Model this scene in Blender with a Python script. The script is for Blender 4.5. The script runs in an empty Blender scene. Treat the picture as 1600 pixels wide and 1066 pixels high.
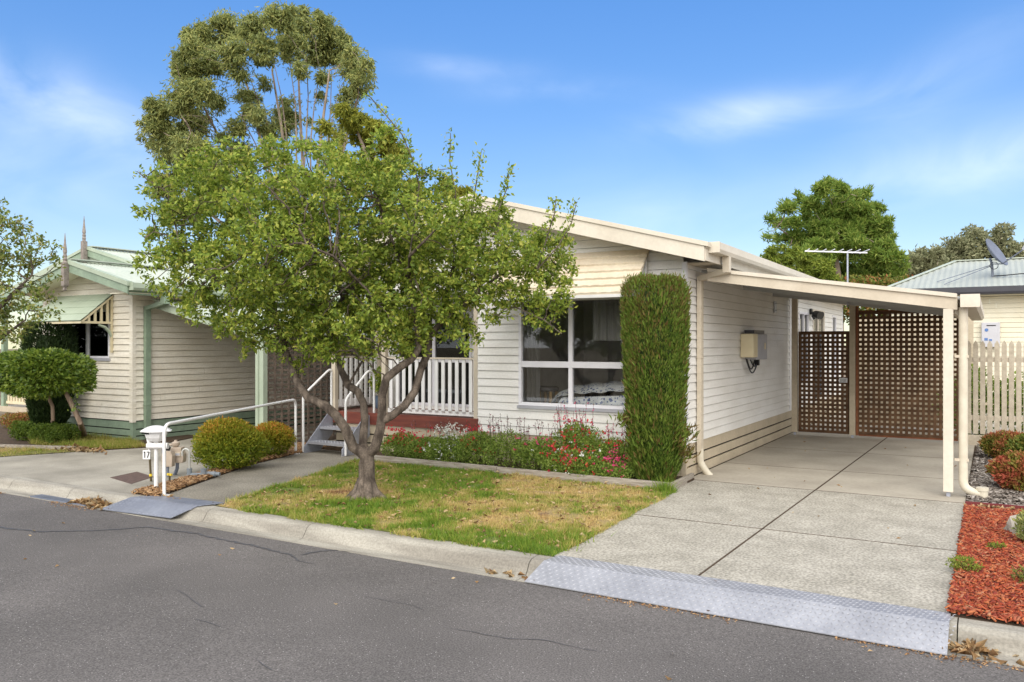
import bpy, math, random
import numpy as np
from mathutils import Vector
R = math.radians
random.seed(5); rng = np.random.default_rng(5)
sc = bpy.context.scene
COL = sc.collection
# ------------------------------------------------------------------ camera
YAW = math.atan(750/1270); SN, CS = math.sin(YAW), math.cos(YAW); EYE = 1.7
cam = bpy.data.cameras.new('camera'); co = bpy.data.objects.new('camera', cam); COL.objects.link(co)
cam.sensor_width = 36; cam.lens = 1270/1600*36; cam.shift_y = 5/1600; cam.clip_end = 2000; cam.clip_start = .05
co.location = (0, 0, EYE); co.rotation_euler = (R(90), 0, YAW); sc.camera = co
def W(px, py, D):                      # world point seen at that place of the photo, D metres deep
    l = (px-800)/1270*D
    return np.array((-SN*D+CS*l, CS*D+SN*l, EYE+(538-py)/1270*D))
# ------------------------------------------------------------------ light
SUN_EL, SUN_AZ = 38, 160               # azimuth clockwise from +Y
sun = bpy.data.lights.new('sun', 'SUN'); so = bpy.data.objects.new('sun', sun); COL.objects.link(so)
sun.energy = 1.3; sun.angle = R(55); sun.color = (1, .94, .86)
sd = Vector((math.sin(R(SUN_AZ))*math.cos(R(SUN_EL)), math.cos(R(SUN_AZ))*math.cos(R(SUN_EL)), math.sin(R(SUN_EL))))
so.rotation_euler = sd.to_track_quat('Z', 'Y').to_euler()
w = bpy.data.worlds.new('World'); sc.world = w; w.use_nodes = True
nt = w.node_tree; nt.nodes.clear(); NN = nt.nodes.new; LK = nt.links.new
out = NN('ShaderNodeOutputWorld'); bg = NN('ShaderNodeBackground'); LK(bg.outputs[0], out.inputs[0])
sky = NN('ShaderNodeTexSky'); sky.sky_type = 'NISHITA'; sky.sun_disc = False
sky.sun_elevation = R(SUN_EL); sky.sun_rotation = R(SUN_AZ); sky.air_density = 1.0; sky.dust_density = .4; sky.ozone_density = 2.0
bg.inputs[1].default_value = .12
def mth(op, a, b=None, c=None):
    n = NN('ShaderNodeMath'); n.operation = op
    for i, v in enumerate((a, b, c)):
        if v is None: continue
        if isinstance(v, (int, float)): n.inputs[i].default_value = v
        else: LK(v, n.inputs[i])
    return n.outputs[0]
tc = NN('ShaderNodeTexCoord'); DIR = tc.outputs['Generated']
def cdot(v):
    n = NN('ShaderNodeVectorMath'); n.operation = 'DOT_PRODUCT'; LK(DIR, n.inputs[0]); n.inputs[1].default_value = v; return n.outputs['Value']
total = None
for px, py, wx, wy, ang, amp in [(1165,178,170,30,-5,.30),(1120,203,90,14,0,.14),(80,150,230,60,14,.26),(190,215,130,40,22,.22),(720,105,110,20,3,.16),(860,140,130,18,0,.12),(1490,110,150,50,-25,.18),(1420,270,200,50,-8,.12),(-80,250,240,90,0,.22),(1040,330,260,70,0,.12),(1590,230,170,60,-10,.22)]:
    c = W(px, py, 1) - np.array((0, 0, EYE)); k = np.linalg.norm(c); c = c/k
    r = np.cross(c, (0, 0, 1)); r /= np.linalg.norm(r); u = np.cross(r, c); a = R(ang)
    e1 = r*math.cos(a)-u*math.sin(a); e2 = r*math.sin(a)+u*math.cos(a)
    x = mth('DIVIDE', cdot(e1), wx/1270/k); y = mth('DIVIDE', cdot(e2), wy/1270/k)
    d2 = mth('ADD', mth('MULTIPLY', x, x), mth('MULTIPLY', y, y))
    front = mth('GREATER_THAN', cdot(c), 0)
    m = mth('MULTIPLY', mth('MULTIPLY', mth('POWER', 2.718, mth('MULTIPLY', d2, -1.1)), amp), front)
    total = m if total is None else mth('ADD', total, m)
mp = NN('ShaderNodeMapping'); mp.inputs['Scale'].default_value = (2.2, 2.2, 5); mp.inputs['Rotation'].default_value = (.15, .1, 0); LK(DIR, mp.inputs[0])
nz = NN('ShaderNodeTexNoise'); nz.inputs['Scale'].default_value = 2.2; nz.inputs['Detail'].default_value = 7; nz.inputs['Distortion'].default_value = .8; LK(mp.outputs[0], nz.inputs[0])
nf = mth('MULTIPLY', mth('SUBTRACT', nz.outputs[0], .30), 2.2)
vd = cdot((-SN, CS, 0))                # bright cloud cover added out of view, overhead and behind camera, for fill light
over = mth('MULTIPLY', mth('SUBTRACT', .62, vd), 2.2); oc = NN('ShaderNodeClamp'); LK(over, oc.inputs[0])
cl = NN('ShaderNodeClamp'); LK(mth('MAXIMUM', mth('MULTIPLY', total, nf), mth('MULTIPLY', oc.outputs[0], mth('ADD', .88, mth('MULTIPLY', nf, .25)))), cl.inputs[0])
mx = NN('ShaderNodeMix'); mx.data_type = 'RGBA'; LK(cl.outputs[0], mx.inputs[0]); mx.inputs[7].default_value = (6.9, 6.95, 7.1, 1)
hs = NN('ShaderNodeHueSaturation'); hs.inputs['Hue'].default_value = .518; hs.inputs['Saturation'].default_value = 2.05; hs.inputs['Value'].default_value = 1.60
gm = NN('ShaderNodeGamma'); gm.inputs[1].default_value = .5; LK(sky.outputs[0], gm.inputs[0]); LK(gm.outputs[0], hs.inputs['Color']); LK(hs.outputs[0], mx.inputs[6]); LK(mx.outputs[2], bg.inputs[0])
sc.view_settings.view_transform = 'Standard'; sc.view_settings.look = 'None'; sc.view_settings.gamma = 1; sc.view_settings.exposure = 1.10

# ------------------------------------------------------------------ materials
MATS = {}
def mat(name, col, col2=None, scale=6, rough=.7, bump=0, bscale=40, metal=0, spec=.3, stretch=(1,1,1), detail=4, lo=.35, hi=.65, fine=0, fscale=150):
    m = bpy.data.materials.new(name); m.use_nodes = True; t = m.node_tree; b = t.nodes['Principled BSDF']; N = t.nodes.new; L = t.links.new
    b.inputs['Roughness'].default_value = rough; b.inputs['Metallic'].default_value = metal; b.inputs['Specular IOR Level'].default_value = spec
    c2 = col2 or tuple(c*.86 for c in col)
    g = N('ShaderNodeTexCoord'); mp = N('ShaderNodeMapping'); mp.inputs['Scale'].default_value = stretch; L(g.outputs['Object'], mp.inputs[0])
    n = N('ShaderNodeTexNoise'); n.inputs['Scale'].default_value = scale; n.inputs['Detail'].default_value = detail; L(mp.outputs[0], n.inputs[0])
    r = N('ShaderNodeValToRGB'); r.color_ramp.elements[0].position = lo; r.color_ramp.elements[1].position = hi
    r.color_ramp.elements[0].color = (*c2, 1); r.color_ramp.elements[1].color = (*col, 1); L(n.outputs[0], r.inputs[0])
    o = r.outputs[0]
    if fine:
        n3 = N('ShaderNodeTexNoise'); n3.inputs['Scale'].default_value = fscale; n3.inputs['Detail'].default_value = 2; L(g.outputs['Object'], n3.inputs[0])
        mr = N('ShaderNodeMapRange'); mr.inputs[1].default_value = .35; mr.inputs[2].default_value = .65; mr.inputs[3].default_value = 1-fine; mr.inputs[4].default_value = 1+fine; L(n3.outputs[0], mr.inputs[0])
        vm = N('ShaderNodeVectorMath'); vm.operation = 'SCALE'; L(o, vm.inputs[0]); L(mr.outputs[0], vm.inputs['Scale']); o = vm.outputs[0]
    L(o, b.inputs['Base Color'])
    if bump:
        n2 = N('ShaderNodeTexNoise'); n2.inputs['Scale'].default_value = bscale; n2.inputs['Detail'].default_value = 4; L(mp.outputs[0], n2.inputs[0])
        bp = N('ShaderNodeBump'); bp.inputs['Strength'].default_value = bump; bp.inputs['Distance'].default_value = .01; L(n2.outputs[0], bp.inputs['Height']); L(bp.outputs[0], b.inputs['Normal'])
    MATS[name] = m; return m
def leafmat(name, cols, spread=1.0, trans=.3, rough=.55, tint=False, spec=.25, k=1.0):
    cols = [tuple(min(.85, v*k) for v in c) for c in cols]
    m = bpy.data.materials.new(name); m.use_nodes = True; t = m.node_tree; b = t.nodes['Principled BSDF']; N = t.nodes.new; L = t.links.new
    g = N('ShaderNodeNewGeometry'); r = N('ShaderNodeValToRGB')
    while len(r.color_ramp.elements) < len(cols): r.color_ramp.elements.new(.5)
    for i, c in enumerate(cols):
        r.color_ramp.elements[i].position = i/(len(cols)-1); r.color_ramp.elements[i].color = (*c, 1)
    if tint:
        a = N('ShaderNodeAttribute'); a.attribute_name = 'tint'; mm = N('ShaderNodeMath'); mm.operation = 'MULTIPLY_ADD'
        L(g.outputs['Random Per Island'], mm.inputs[0]); mm.inputs[1].default_value = spread; L(a.outputs['Fac'], mm.inputs[2]); L(mm.outputs[0], r.inputs[0])
    else: L(g.outputs['Random Per Island'], r.inputs[0])
    L(r.outputs[0], b.inputs['Base Color']); b.inputs['Roughness'].default_value = rough; b.inputs['Specular IOR Level'].default_value = spec
    if trans:
        tr = N('ShaderNodeBsdfTranslucent'); L(r.outputs[0], tr.inputs[0]); ms = N('ShaderNodeMixShader'); ms.inputs[0].default_value = trans
        L(b.outputs[0], ms.inputs[1]); L(tr.outputs[0], ms.inputs[2]); L(ms.outputs[0], t.nodes['Material Output'].inputs[0])
    MATS[name] = m; return m
def glassmat(name, tint, refl=1.0):
    m = bpy.data.materials.new(name); m.use_nodes = True; t = m.node_tree; t.nodes.clear(); N = t.nodes.new; L = t.links.new
    o = N('ShaderNodeOutputMaterial'); tr = N('ShaderNodeBsdfTransparent'); tr.inputs[0].default_value = (*tint, 1)
    gl = N('ShaderNodeBsdfGlossy'); gl.inputs['Roughness'].default_value = .01; fr = N('ShaderNodeFresnel'); fr.inputs[0].default_value = 1.5
    ms = N('ShaderNodeMixShader'); L(fr.outputs[0], ms.inputs[0]); L(tr.outputs[0], ms.inputs[1]); L(gl.outputs[0], ms.inputs[2]); L(ms.outputs[0], o.inputs[0])
    MATS[name] = m; return m
siding_w = mat('white_siding', (.80,.785,.745), (.73,.71,.66), scale=1.6, rough=.5, bump=.1, bscale=200, stretch=(1,1,3), fine=.03, fscale=40)
siding_n = mat('cream_siding', (.82,.77,.66), (.74,.68,.56), scale=2.5, rough=.55, bump=.1, bscale=200, stretch=(1,1,4), fine=.04, fscale=30)
siding_c = mat('pale_yellow_siding', (.74,.70,.56), (.70,.65,.50), scale=2, rough=.6)
cream = mat('cream_paint', (.59,.52,.41), (.53,.46,.355), scale=3, rough=.5, fine=.03, fscale=30)
cream_l = mat('light_cream_paint', (.67,.61,.51), (.61,.55,.45), scale=3, rough=.5, fine=.03, fscale=30)
tan = mat('tan_paint', (.52,.44,.32), (.45,.38,.27), scale=3, rough=.6, fine=.05, fscale=25)
white = mat('white_paint', (.80,.79,.77), (.72,.71,.69), scale=4, rough=.4, fine=.03)
lilac = mat('white_aluminium', (.78,.77,.80), (.74,.73,.76), scale=4, rough=.35)
green = mat('sage_green_paint', (.27,.35,.25), (.22,.29,.21), scale=4, rough=.5, fine=.06, fscale=20)
green_l = mat('pale_green_paint', (.40,.46,.35), (.35,.41,.31), scale=3, rough=.5)
roof_g = mat('pale_green_roof', (.46,.50,.42), (.40,.44,.37), scale=2, rough=.45, fine=.05, fscale=12)
roof_c = mat('cream_roof', (.62,.57,.47), scale=3, rough=.5)
roof_r = mat('grey_green_roof', (.40,.42,.37), (.35,.37,.33), scale=1, rough=.45)
awn_tile = mat('cream_tile_metal', (.70,.62,.48), (.64,.55,.42), scale=3, rough=.45, fine=.05, fscale=30)
yellowcream = mat('yellow_cream_paint', (.70,.62,.42), (.64,.55,.36), scale=6, rough=.5)
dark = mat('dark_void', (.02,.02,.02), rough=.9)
charcoal = mat('charcoal_metal', (.045,.045,.055), rough=.35, spec=.5)
soffit = mat('soffit_metal', (.40,.40,.38), (.34,.34,.32), scale=2, rough=.5)
redwood = mat('red_stained_timber', (.20,.055,.035), (.13,.035,.025), scale=3, rough=.5, stretch=(1,8,8), bump=.2)
deckwood = mat('decking_timber', (.23,.12,.09), (.16,.08,.06), scale=3, rough=.5, stretch=(1,10,10), bump=.2)
brownlat = mat('brown_lattice_timber', (.15,.082,.042), (.085,.044,.022), scale=8, rough=.75, stretch=(1,1,1), bump=.2)
redlat = mat('red_brown_timber', (.26,.10,.045), (.17,.065,.03), scale=8, rough=.7)
greylat = mat('weathered_lattice_timber', (.20,.155,.12), (.13,.10,.08), scale=8, rough=.85)
sleeper = mat('weathered_grey_timber', (.40,.36,.30), (.24,.20,.16), scale=5, rough=.85, stretch=(1,12,12), bump=.5, bscale=20)
finial_m = mat('grey_weathered_timber', (.30,.26,.23), (.20,.17,.15), scale=20, rough=.85)
galv = mat('galvanised_steel', (.42,.44,.50), (.34,.36,.42), scale=4, rough=.45, metal=.35, spec=.5, fine=.08, fscale=30)
plate = mat('checker_plate_steel', (.36,.365,.39), (.27,.275,.30), scale=2.5, rough=.42, metal=.3, spec=.5, fine=.06, fscale=25)
plate2 = mat('worn_plate_steel', (.24,.255,.295), (.17,.18,.215), scale=2.5, rough=.45, metal=.3, spec=.5, fine=.06, fscale=25)
steel_d = mat('dark_grey_steel', (.20,.22,.27), (.15,.17,.21), scale=4, rough=.5, metal=.2)
soil = mat('soil', (.10,.065,.04), (.05,.034,.022), scale=25, rough=1, bump=.6, bscale=60)
dirt = mat('earth', (.20,.16,.10), (.12,.09,.05), scale=.7, rough=1, bump=.5, bscale=20)
conc = mat('concrete', (.42,.39,.33), (.27,.25,.205), scale=3.0, rough=.9, bump=.6, bscale=120, detail=10, lo=.22, hi=.78, fine=.30, fscale=48)
conc_s = mat('smooth_concrete', (.45,.41,.335), (.33,.295,.24), scale=1.4, rough=.85, bump=.15, bscale=80, detail=8, lo=.3, hi=.7, fine=.05, fscale=20)
conc_k = mat('kerb_concrete', (.38,.355,.30), (.23,.21,.175), scale=2.4, rough=.9, bump=.5, bscale=100, detail=9, stretch=(.5,3,3), fine=.13, fscale=60)
conc_p = mat('path_concrete', (.28,.255,.205), (.19,.17,.135), scale=1.7, rough=.95, bump=.5, bscale=110, detail=9, fine=.28, fscale=50)
conc_n = mat('old_driveway_concrete', (.38,.35,.29), (.24,.22,.18), scale=1.2, rough=.9, bump=.4, bscale=100, detail=9, fine=.10, fscale=70)
tar = mat('crack_sealant', (.085,.083,.088), rough=.5)
rust = mat('rusty_iron', (.13,.085,.07), (.09,.06,.05), scale=20, rough=.8, bump=.4)
black = mat('black_plastic', (.02,.02,.02), rough=.4)
grey_p = mat('grey_plastic', (.42,.42,.45), rough=.5)
whiteg = mat('appliance_grey', (.52,.52,.55), (.49,.49,.52), rough=.4)
beige = mat('beige_meter_paint', (.45,.37,.29), (.38,.31,.24), scale=10, rough=.5)
picket_m = mat('beige_picket_paint', (.50,.44,.34), (.43,.37,.28), scale=5, rough=.6, fine=.06, fscale=20)
pvc = mat('cream_pvc', (.64,.59,.47), (.56,.50,.39), scale=8, rough=.35)
pipe_g = mat('grey_pvc', (.22,.25,.27), (.17,.19,.21), scale=8, rough=.5)
copper = mat('pale_pipe_metal', (.50,.50,.46), rough=.4, metal=.4)
redplast = mat('maroon_plastic', (.17,.035,.035), rough=.4)
yellow = mat('yellow_tag', (.75,.55,.05), rough=.5)
bluepot = mat('blue_glazed_pot', (.10,.15,.22), rough=.25, spec=.6)
dish_m = mat('dish_grey_blue', (.15,.17,.23), (.12,.14,.19), scale=4, rough=.5)
stone = mat('pale_stone', (.42,.38,.32), (.25,.22,.18), scale=8, rough=.9, bump=.6)
roomwall = mat('room_wall', (.72,.70,.66), rough=.9)
curtain_m = mat('curtain', (.28,.275,.26), (.22,.215,.21), scale=3, stretch=(14,14,.3), rough=.9)
wood_l = mat('pale_wood', (.42,.28,.14), rough=.6)
blind = mat('blind_slats', (.62,.66,.74), rough=.6)
navy = mat('blue_mark', (.10,.20,.45), rough=.5)
far_fence = mat('blue_grey_metal', (.20,.21,.24), rough=.5)
bark_g = mat('grey_brown_bark', (.17,.135,.105), (.055,.042,.032), scale=16, rough=.9, bump=1, bscale=45, stretch=(1,1,.4), lo=.36, hi=.66, detail=9, fine=.2, fscale=60)
bark_e = mat('pale_gum_bark', (.34,.27,.21), (.22,.17,.13), scale=5, rough=.85, stretch=(1,1,.3))
bark_t = mat('tan_bark', (.30,.22,.16), (.17,.12,.085), scale=20, rough=.9, stretch=(1,1,.2), bump=.6)
stem_m = mat('stem', (.09,.07,.035), rough=.8)
glass = glassmat('window_glass', (.99,.995,.99))
glass_d = glassmat('tinted_glass', (.42,.45,.46))
# asphalt: tiny pale stones
def asphalt():
    m = mat('asphalt', (.140,.128,.121), (.100,.092,.087), scale=.7, rough=.92, bump=.5, bscale=260, detail=8, fine=.34, fscale=95)
    t = m.node_tree; b = t.nodes['Principled BSDF']; N = t.nodes.new; L = t.links.new
    src = b.inputs['Base Color'].links[0].from_socket
    g = N('ShaderNodeTexCoord'); v = N('ShaderNodeTexVoronoi'); v.inputs['Scale'].default_value = 95; L(g.outputs['Object'], v.inputs[0])
    sp = N('ShaderNodeSeparateColor'); L(v.outputs['Color'], sp.inputs[0])
    m1 = N('ShaderNodeMath'); m1.operation = 'LESS_THAN'; L(v.outputs['Distance'], m1.inputs[0]); m1.inputs[1].default_value = .30
    m2 = N('ShaderNodeMath'); m2.operation = 'GREATER_THAN'; L(sp.outputs[0], m2.inputs[0]); m2.inputs[1].default_value = .955
    m3 = N('ShaderNodeMath'); m3.operation = 'MULTIPLY'; L(m1.outputs[0], m3.inputs[0]); L(m2.outputs[0], m3.inputs[1])
    x = N('ShaderNodeMix'); x.data_type = 'RGBA'; L(m3.outputs[0], x.inputs[0]); L(src, x.inputs[6]); x.inputs[7].default_value = (.42,.40,.38,1); L(x.outputs[2], b.inputs['Base Color'])
    return m
asph = asphalt()
# leaves
L_pear = leafmat('pear_leaf', [(.055,.085,.012),(.092,.135,.018),(.145,.190,.026),(.200,.240,.036),(.26,.25,.05)], trans=.45, spec=.4, k=1.95)
L_left = leafmat('left_tree_leaf', [(.075,.11,.025),(.13,.17,.035),(.21,.24,.055),(.27,.23,.075)], trans=.35, k=1.3)
L_gum = leafmat('gum_leaf', [(.060,.075,.028),(.090,.105,.036),(.125,.135,.045),(.16,.155,.05)], trans=.4, k=3.0)
L_gumy = leafmat('yellow_gum_leaf', [(.10,.12,.02),(.17,.18,.025),(.23,.22,.03)], trans=.4, k=1.7)
L_con = leafmat('conifer_leaf', [(.028,.055,.008),(.055,.100,.012),(.095,.145,.020),(.13,.18,.028),(.13,.09,.03)], trans=.2, tint=True, spread=.8, k=1.35)
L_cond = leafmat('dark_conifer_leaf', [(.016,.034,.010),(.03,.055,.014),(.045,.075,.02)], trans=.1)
L_pine = leafmat('pine_leaf', [(.055,.09,.018),(.09,.135,.022),(.155,.18,.04)], trans=.4, k=2.5)
L_grey = leafmat('grey_gum_leaf', [(.115,.125,.065),(.16,.165,.09),(.20,.195,.11)], trans=.3, k=1.7)
L_hedge = leafmat('glossy_hedge_leaf', [(.05,.095,.014),(.10,.16,.02),(.17,.24,.03),(.25,.31,.05)], trans=.3, spec=.5, rough=.4, k=1.3)
L_box = leafmat('small_hedge_leaf', [(.06,.11,.015),(.11,.17,.02),(.16,.22,.03)], trans=.25)
L_nan = leafmat('nandina_leaf', [(.07,.11,.010),(.13,.17,.014),(.24,.23,.02),(.38,.21,.035),(.45,.13,.03)], trans=.35, tint=True, spread=.35, k=1.35)
L_red = leafmat('red_tipped_leaf', [(.07,.12,.02),(.13,.17,.025),(.24,.20,.04),(.38,.13,.06),(.44,.10,.06)], trans=.25, tint=True, spread=.45)
L_salv = leafmat('salvia_leaf', [(.06,.11,.018),(.11,.17,.025),(.17,.22,.04),(.20,.25,.06)], trans=.35, k=1.6)
L_lit = leafmat('bright_bush_leaf', [(.09,.13,.02),(.15,.19,.025),(.22,.25,.04)], trans=.35, k=1.4)
L_pho = leafmat('photinia_leaf', [(.09,.14,.02),(.15,.19,.03),(.22,.2,.04),(.36,.13,.05)], trans=.25)
F_red = leafmat('red_petal', [(.55,.02,.03),(.70,.05,.06),(.62,.03,.12)], trans=.3)
F_pink = leafmat('pink_petal', [(.60,.04,.14),(.70,.10,.25),(.50,.03,.05)], trans=.3)
F_white = leafmat('white_petal', [(.75,.75,.68),(.80,.80,.75)], trans=.3)
F_dry = leafmat('dry_flower', [(.20,.10,.12),(.30,.12,.16),(.16,.10,.08)], trans=.1)
Grass = leafmat('grass_blade', [(.07,.14,.015),(.12,.20,.022),(.20,.24,.035),(.34,.28,.09),(.48,.37,.16),(.40,.27,.12),(.22,.12,.055)], trans=.35, tint=True, spread=.30, k=1.35)
Chip_r = leafmat('red_bark_chip', [(.09,.02,.012),(.24,.04,.018),(.38,.075,.028),(.44,.15,.06),(.20,.035,.022),(.30,.06,.03),(.40,.20,.11)], trans=0, rough=.85)
Chip_b = leafmat('brown_bark_chip', [(.10,.05,.025),(.24,.13,.06),(.36,.21,.10),(.48,.32,.18)], trans=0, rough=.9)
Chip_g = leafmat('grey_bark_chip', [(.06,.05,.04),(.16,.13,.11),(.27,.235,.20),(.42,.38,.34)], trans=0, rough=.9)
Dead = leafmat('dead_leaf', [(.16,.08,.035),(.30,.18,.08),(.45,.31,.16),(.52,.40,.24)], trans=.15, rough=.8)
def groundmat():
    m = bpy.data.materials.new('lawn_soil'); m.use_nodes = True; t = m.node_tree; b = t.nodes['Principled BSDF']; N = t.nodes.new; L = t.links.new
    a = N('ShaderNodeAttribute'); a.attribute_name = 'tint'; n = N('ShaderNodeTexNoise'); n.inputs['Scale'].default_value = 60; n.inputs['Detail'].default_value = 5
    g = N('ShaderNodeTexCoord'); L(g.outputs['Object'], n.inputs[0])
    mm = N('ShaderNodeMath'); mm.operation = 'MULTIPLY_ADD'; L(n.outputs[0], mm.inputs[0]); mm.inputs[1].default_value = .5; L(a.outputs['Fac'], mm.inputs[2])
    r = N('ShaderNodeValToRGB'); cs = [(.10,.14,.03),(.13,.15,.035),(.24,.19,.07),(.30,.22,.10),(.15,.085,.045),(.10,.055,.03)]
    while len(r.color_ramp.elements) < len(cs): r.color_ramp.elements.new(.5)
    for i, c in enumerate(cs): r.color_ramp.elements[i].position = .2+i/5; r.color_ramp.elements[i].color = (*c, 1)
    r.color_ramp.elements[0].position = .2
    L(mm.outputs[0], r.inputs[0]); L(r.outputs[0], b.inputs['Base Color']); b.inputs['Roughness'].default_value = 1
    bp = N('ShaderNodeBump'); bp.inputs['Strength'].default_value = .6; bp.inputs['Distance'].default_value = .02; L(n.outputs[0], bp.inputs['Height']); L(bp.outputs[0], b.inputs['Normal'])
    return m
lawn_m = groundmat()
def floral():
    m = mat('floral_quilt', (.88,.90,.90), (.85,.87,.88), scale=3, rough=.9)
    t = m.node_tree; b = t.nodes['Principled BSDF']; N = t.nodes.new; L = t.links.new; src = b.inputs['Base Color'].links[0].from_socket
    g = N('ShaderNodeTexCoord'); n = N('ShaderNodeTexNoise'); n.inputs['Scale'].default_value = 9; n.inputs['Detail'].default_value = 3; n.inputs['Distortion'].default_value = 2.2; L(g.outputs['Object'], n.inputs[0])
    v = N('ShaderNodeTexVoronoi'); v.inputs['Scale'].default_value = 24; L(g.outputs['Object'], v.inputs[0])
    a1 = N('ShaderNodeMath'); a1.operation = 'GREATER_THAN'; L(n.outputs[0], a1.inputs[0]); a1.inputs[1].default_value = .48
    a2 = N('ShaderNodeMath'); a2.operation = 'LESS_THAN'; L(v.outputs['Distance'], a2.inputs[0]); a2.inputs[1].default_value = .42
    a3 = N('ShaderNodeMath'); a3.operation = 'MULTIPLY'; L(a1.outputs[0], a3.inputs[0]); L(a2.outputs[0], a3.inputs[1])
    x = N('ShaderNodeMix'); x.data_type = 'RGBA'; L(a3.outputs[0], x.inputs[0]); L(src, x.inputs[6]); x.inputs[7].default_value = (.16,.22,.42,1); L(x.outputs[2], b.inputs['Base Color'])
    return m
quilt = floral()

# ------------------------------------------------------------------ object helpers
ORG = {}
def tag(o, label=None, cat=None, group=None, kind=None):
    if label: o['label'] = label
    if cat: o['category'] = cat
    if group: o['group'] = group
    if kind: o['kind'] = kind
    return o
def thing(name, label, cat, loc, group=None):
    o = bpy.data.objects.new(name, None); COL.objects.link(o); o.location = loc; o.empty_display_size = .1
    ORG[o.name] = np.array(loc, float); return tag(o, label, cat, group)
def link_mesh(name, V, F, m, parent=None, smooth=False, tint=None, ngon=None):
    V = np.asarray(V, float)
    off = ORG.get(parent.name, np.zeros(3)) if parent else np.zeros(3)
    me = bpy.data.meshes.new(name); 
    if ngon is not None: me.from_pydata([tuple(v) for v in V-off], [], ngon)
    else:
        F = np.asarray(F, np.int32); nf, k = F.shape
        me.vertices.add(len(V)); me.vertices.foreach_set('co', (V-off).astype(np.float32).ravel())
        me.loops.add(nf*k); me.loops.foreach_set('vertex_index', F.ravel())
        me.polygons.add(nf); me.polygons.foreach_set('loop_start', np.arange(0, nf*k, k, dtype=np.int32))
        if hasattr(me, 'update'): me.update(calc_edges=True)
    if tint is not None:
        a = me.attributes.new('tint', 'FLOAT', 'POINT'); a.data.foreach_set('value', np.asarray(tint, np.float32))
    if smooth: me.polygons.foreach_set('use_smooth', np.ones(len(me.polygons), bool))
    me.materials.append(m)
    o = bpy.data.objects.new(name, me); COL.objects.link(o)
    if parent: o.parent = parent; ORG[o.name] = off
    else: ORG[o.name] = np.zeros(3)
    return o
class MB:
    def __init__(s): s.v = []; s.f = []
    def add(s, vs, fs):
        b = len(s.v); s.v += [tuple(map(float, v)) for v in vs]; s.f += [tuple(b+i for i in f) for f in fs]; return s
    def box(s, x0, x1, y0, y1, z0, z1):
        return s.add([(x0,y0,z0),(x1,y0,z0),(x1,y1,z0),(x0,y1,z0),(x0,y0,z1),(x1,y0,z1),(x1,y1,z1),(x0,y1,z1)],
                     [(0,3,2,1),(4,5,6,7),(0,1,5,4),(1,2,6,5),(2,3,7,6),(3,0,4,7)])
    def bar(s, p, q, w, h, up=(0,0,1)):
        p, q = np.array(p, float), np.array(q, float); d = q-p; d /= np.linalg.norm(d); up = np.array(up, float)
        a = np.cross(d, up); a /= np.linalg.norm(a); b = np.cross(a, d); vs = []
        for c in (p, q):
            for i, j in ((-1,-1),(1,-1),(1,1),(-1,1)): vs.append(c+a*w/2*i+b*h/2*j)
        return s.add(vs, [(3,2,1,0),(4,5,6,7),(0,1,5,4),(1,2,6,5),(2,3,7,6),(3,0,4,7)])
    def prism(s, poly, fn0, fn1):           # poly of 2-D points, two maps to 3-D
        n = len(poly); vs = [fn0(*p) for p in poly]+[fn1(*p) for p in poly]
        return s.add(vs, [tuple(range(n))[::-1], tuple(range(n, 2*n))]+[(i, (i+1) % n, n+(i+1) % n, n+i) for i in range(n)])
    def plate(s, poly, z0, z1): return s.prism(poly, lambda x, y: (x, y, z0), lambda x, y: (x, y, z1))
    def tube(s, pts, r, n=8, cap=True):
        pts = [np.array(p, float) for p in pts]; m = len(pts); rs = [r]*m if isinstance(r, (int, float)) else r; vs = []
        ref = None
        for i, p in enumerate(pts):
            d = pts[min(i+1, m-1)]-pts[max(i-1, 0)]; d /= (np.linalg.norm(d)+1e-9)
            if ref is None: ref = np.cross(d, (0,0,1)) if abs(d[2]) < .9 else np.cross(d, (0,1,0))
            a = ref-d*np.dot(ref, d); a /= (np.linalg.norm(a)+1e-9); ref = a; b = np.cross(d, a)
            for k in range(n):
                t = 2*math.pi*k/n; vs.append(p+(a*math.cos(t)+b*math.sin(t))*rs[i])
        fs = [(i*n+k, i*n+(k+1) % n, (i+1)*n+(k+1) % n, (i+1)*n+k) for i in range(m-1) for k in range(n)]
        if cap: fs += [tuple(range(n))[::-1], tuple((m-1)*n+k for k in range(n))]
        return s.add(vs, fs)
    def lathe(s, c, prof, n=12, sq=False):    # prof list of (r, z)
        off = math.pi/4 if sq else 0; k_ = 4 if sq else n; q = math.sqrt(2) if sq else 1
        vs = [(c[0]+r*q*math.cos(2*math.pi*k/k_+off), c[1]+r*q*math.sin(2*math.pi*k/k_+off), c[2]+z) for r, z in prof for k in range(k_)]
        m = len(prof); fs = [(i*k_+k, i*k_+(k+1) % k_, (i+1)*k_+(k+1) % k_, (i+1)*k_+k) for i in range(m-1) for k in range(k_)]
        fs += [tuple(range(k_))[::-1], tuple((m-1)*k_+k for k in range(k_))]
        return s.add(vs, fs)
    def build(s, name, m, parent=None, smooth=False, bevel=0, **kw):
        o = link_mesh(name, s.v, None, m, parent, smooth, ngon=s.f)
        if bevel:
            b = o.modifiers.new('bevel', 'BEVEL'); b.width = bevel; b.segments = 2; b.limit_method = 'ANGLE'
        if smooth and not bevel:
            try: o.data.set_sharp_from_angle(angle=R(50))
            except Exception: pass
        return tag(o, **kw)
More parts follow.
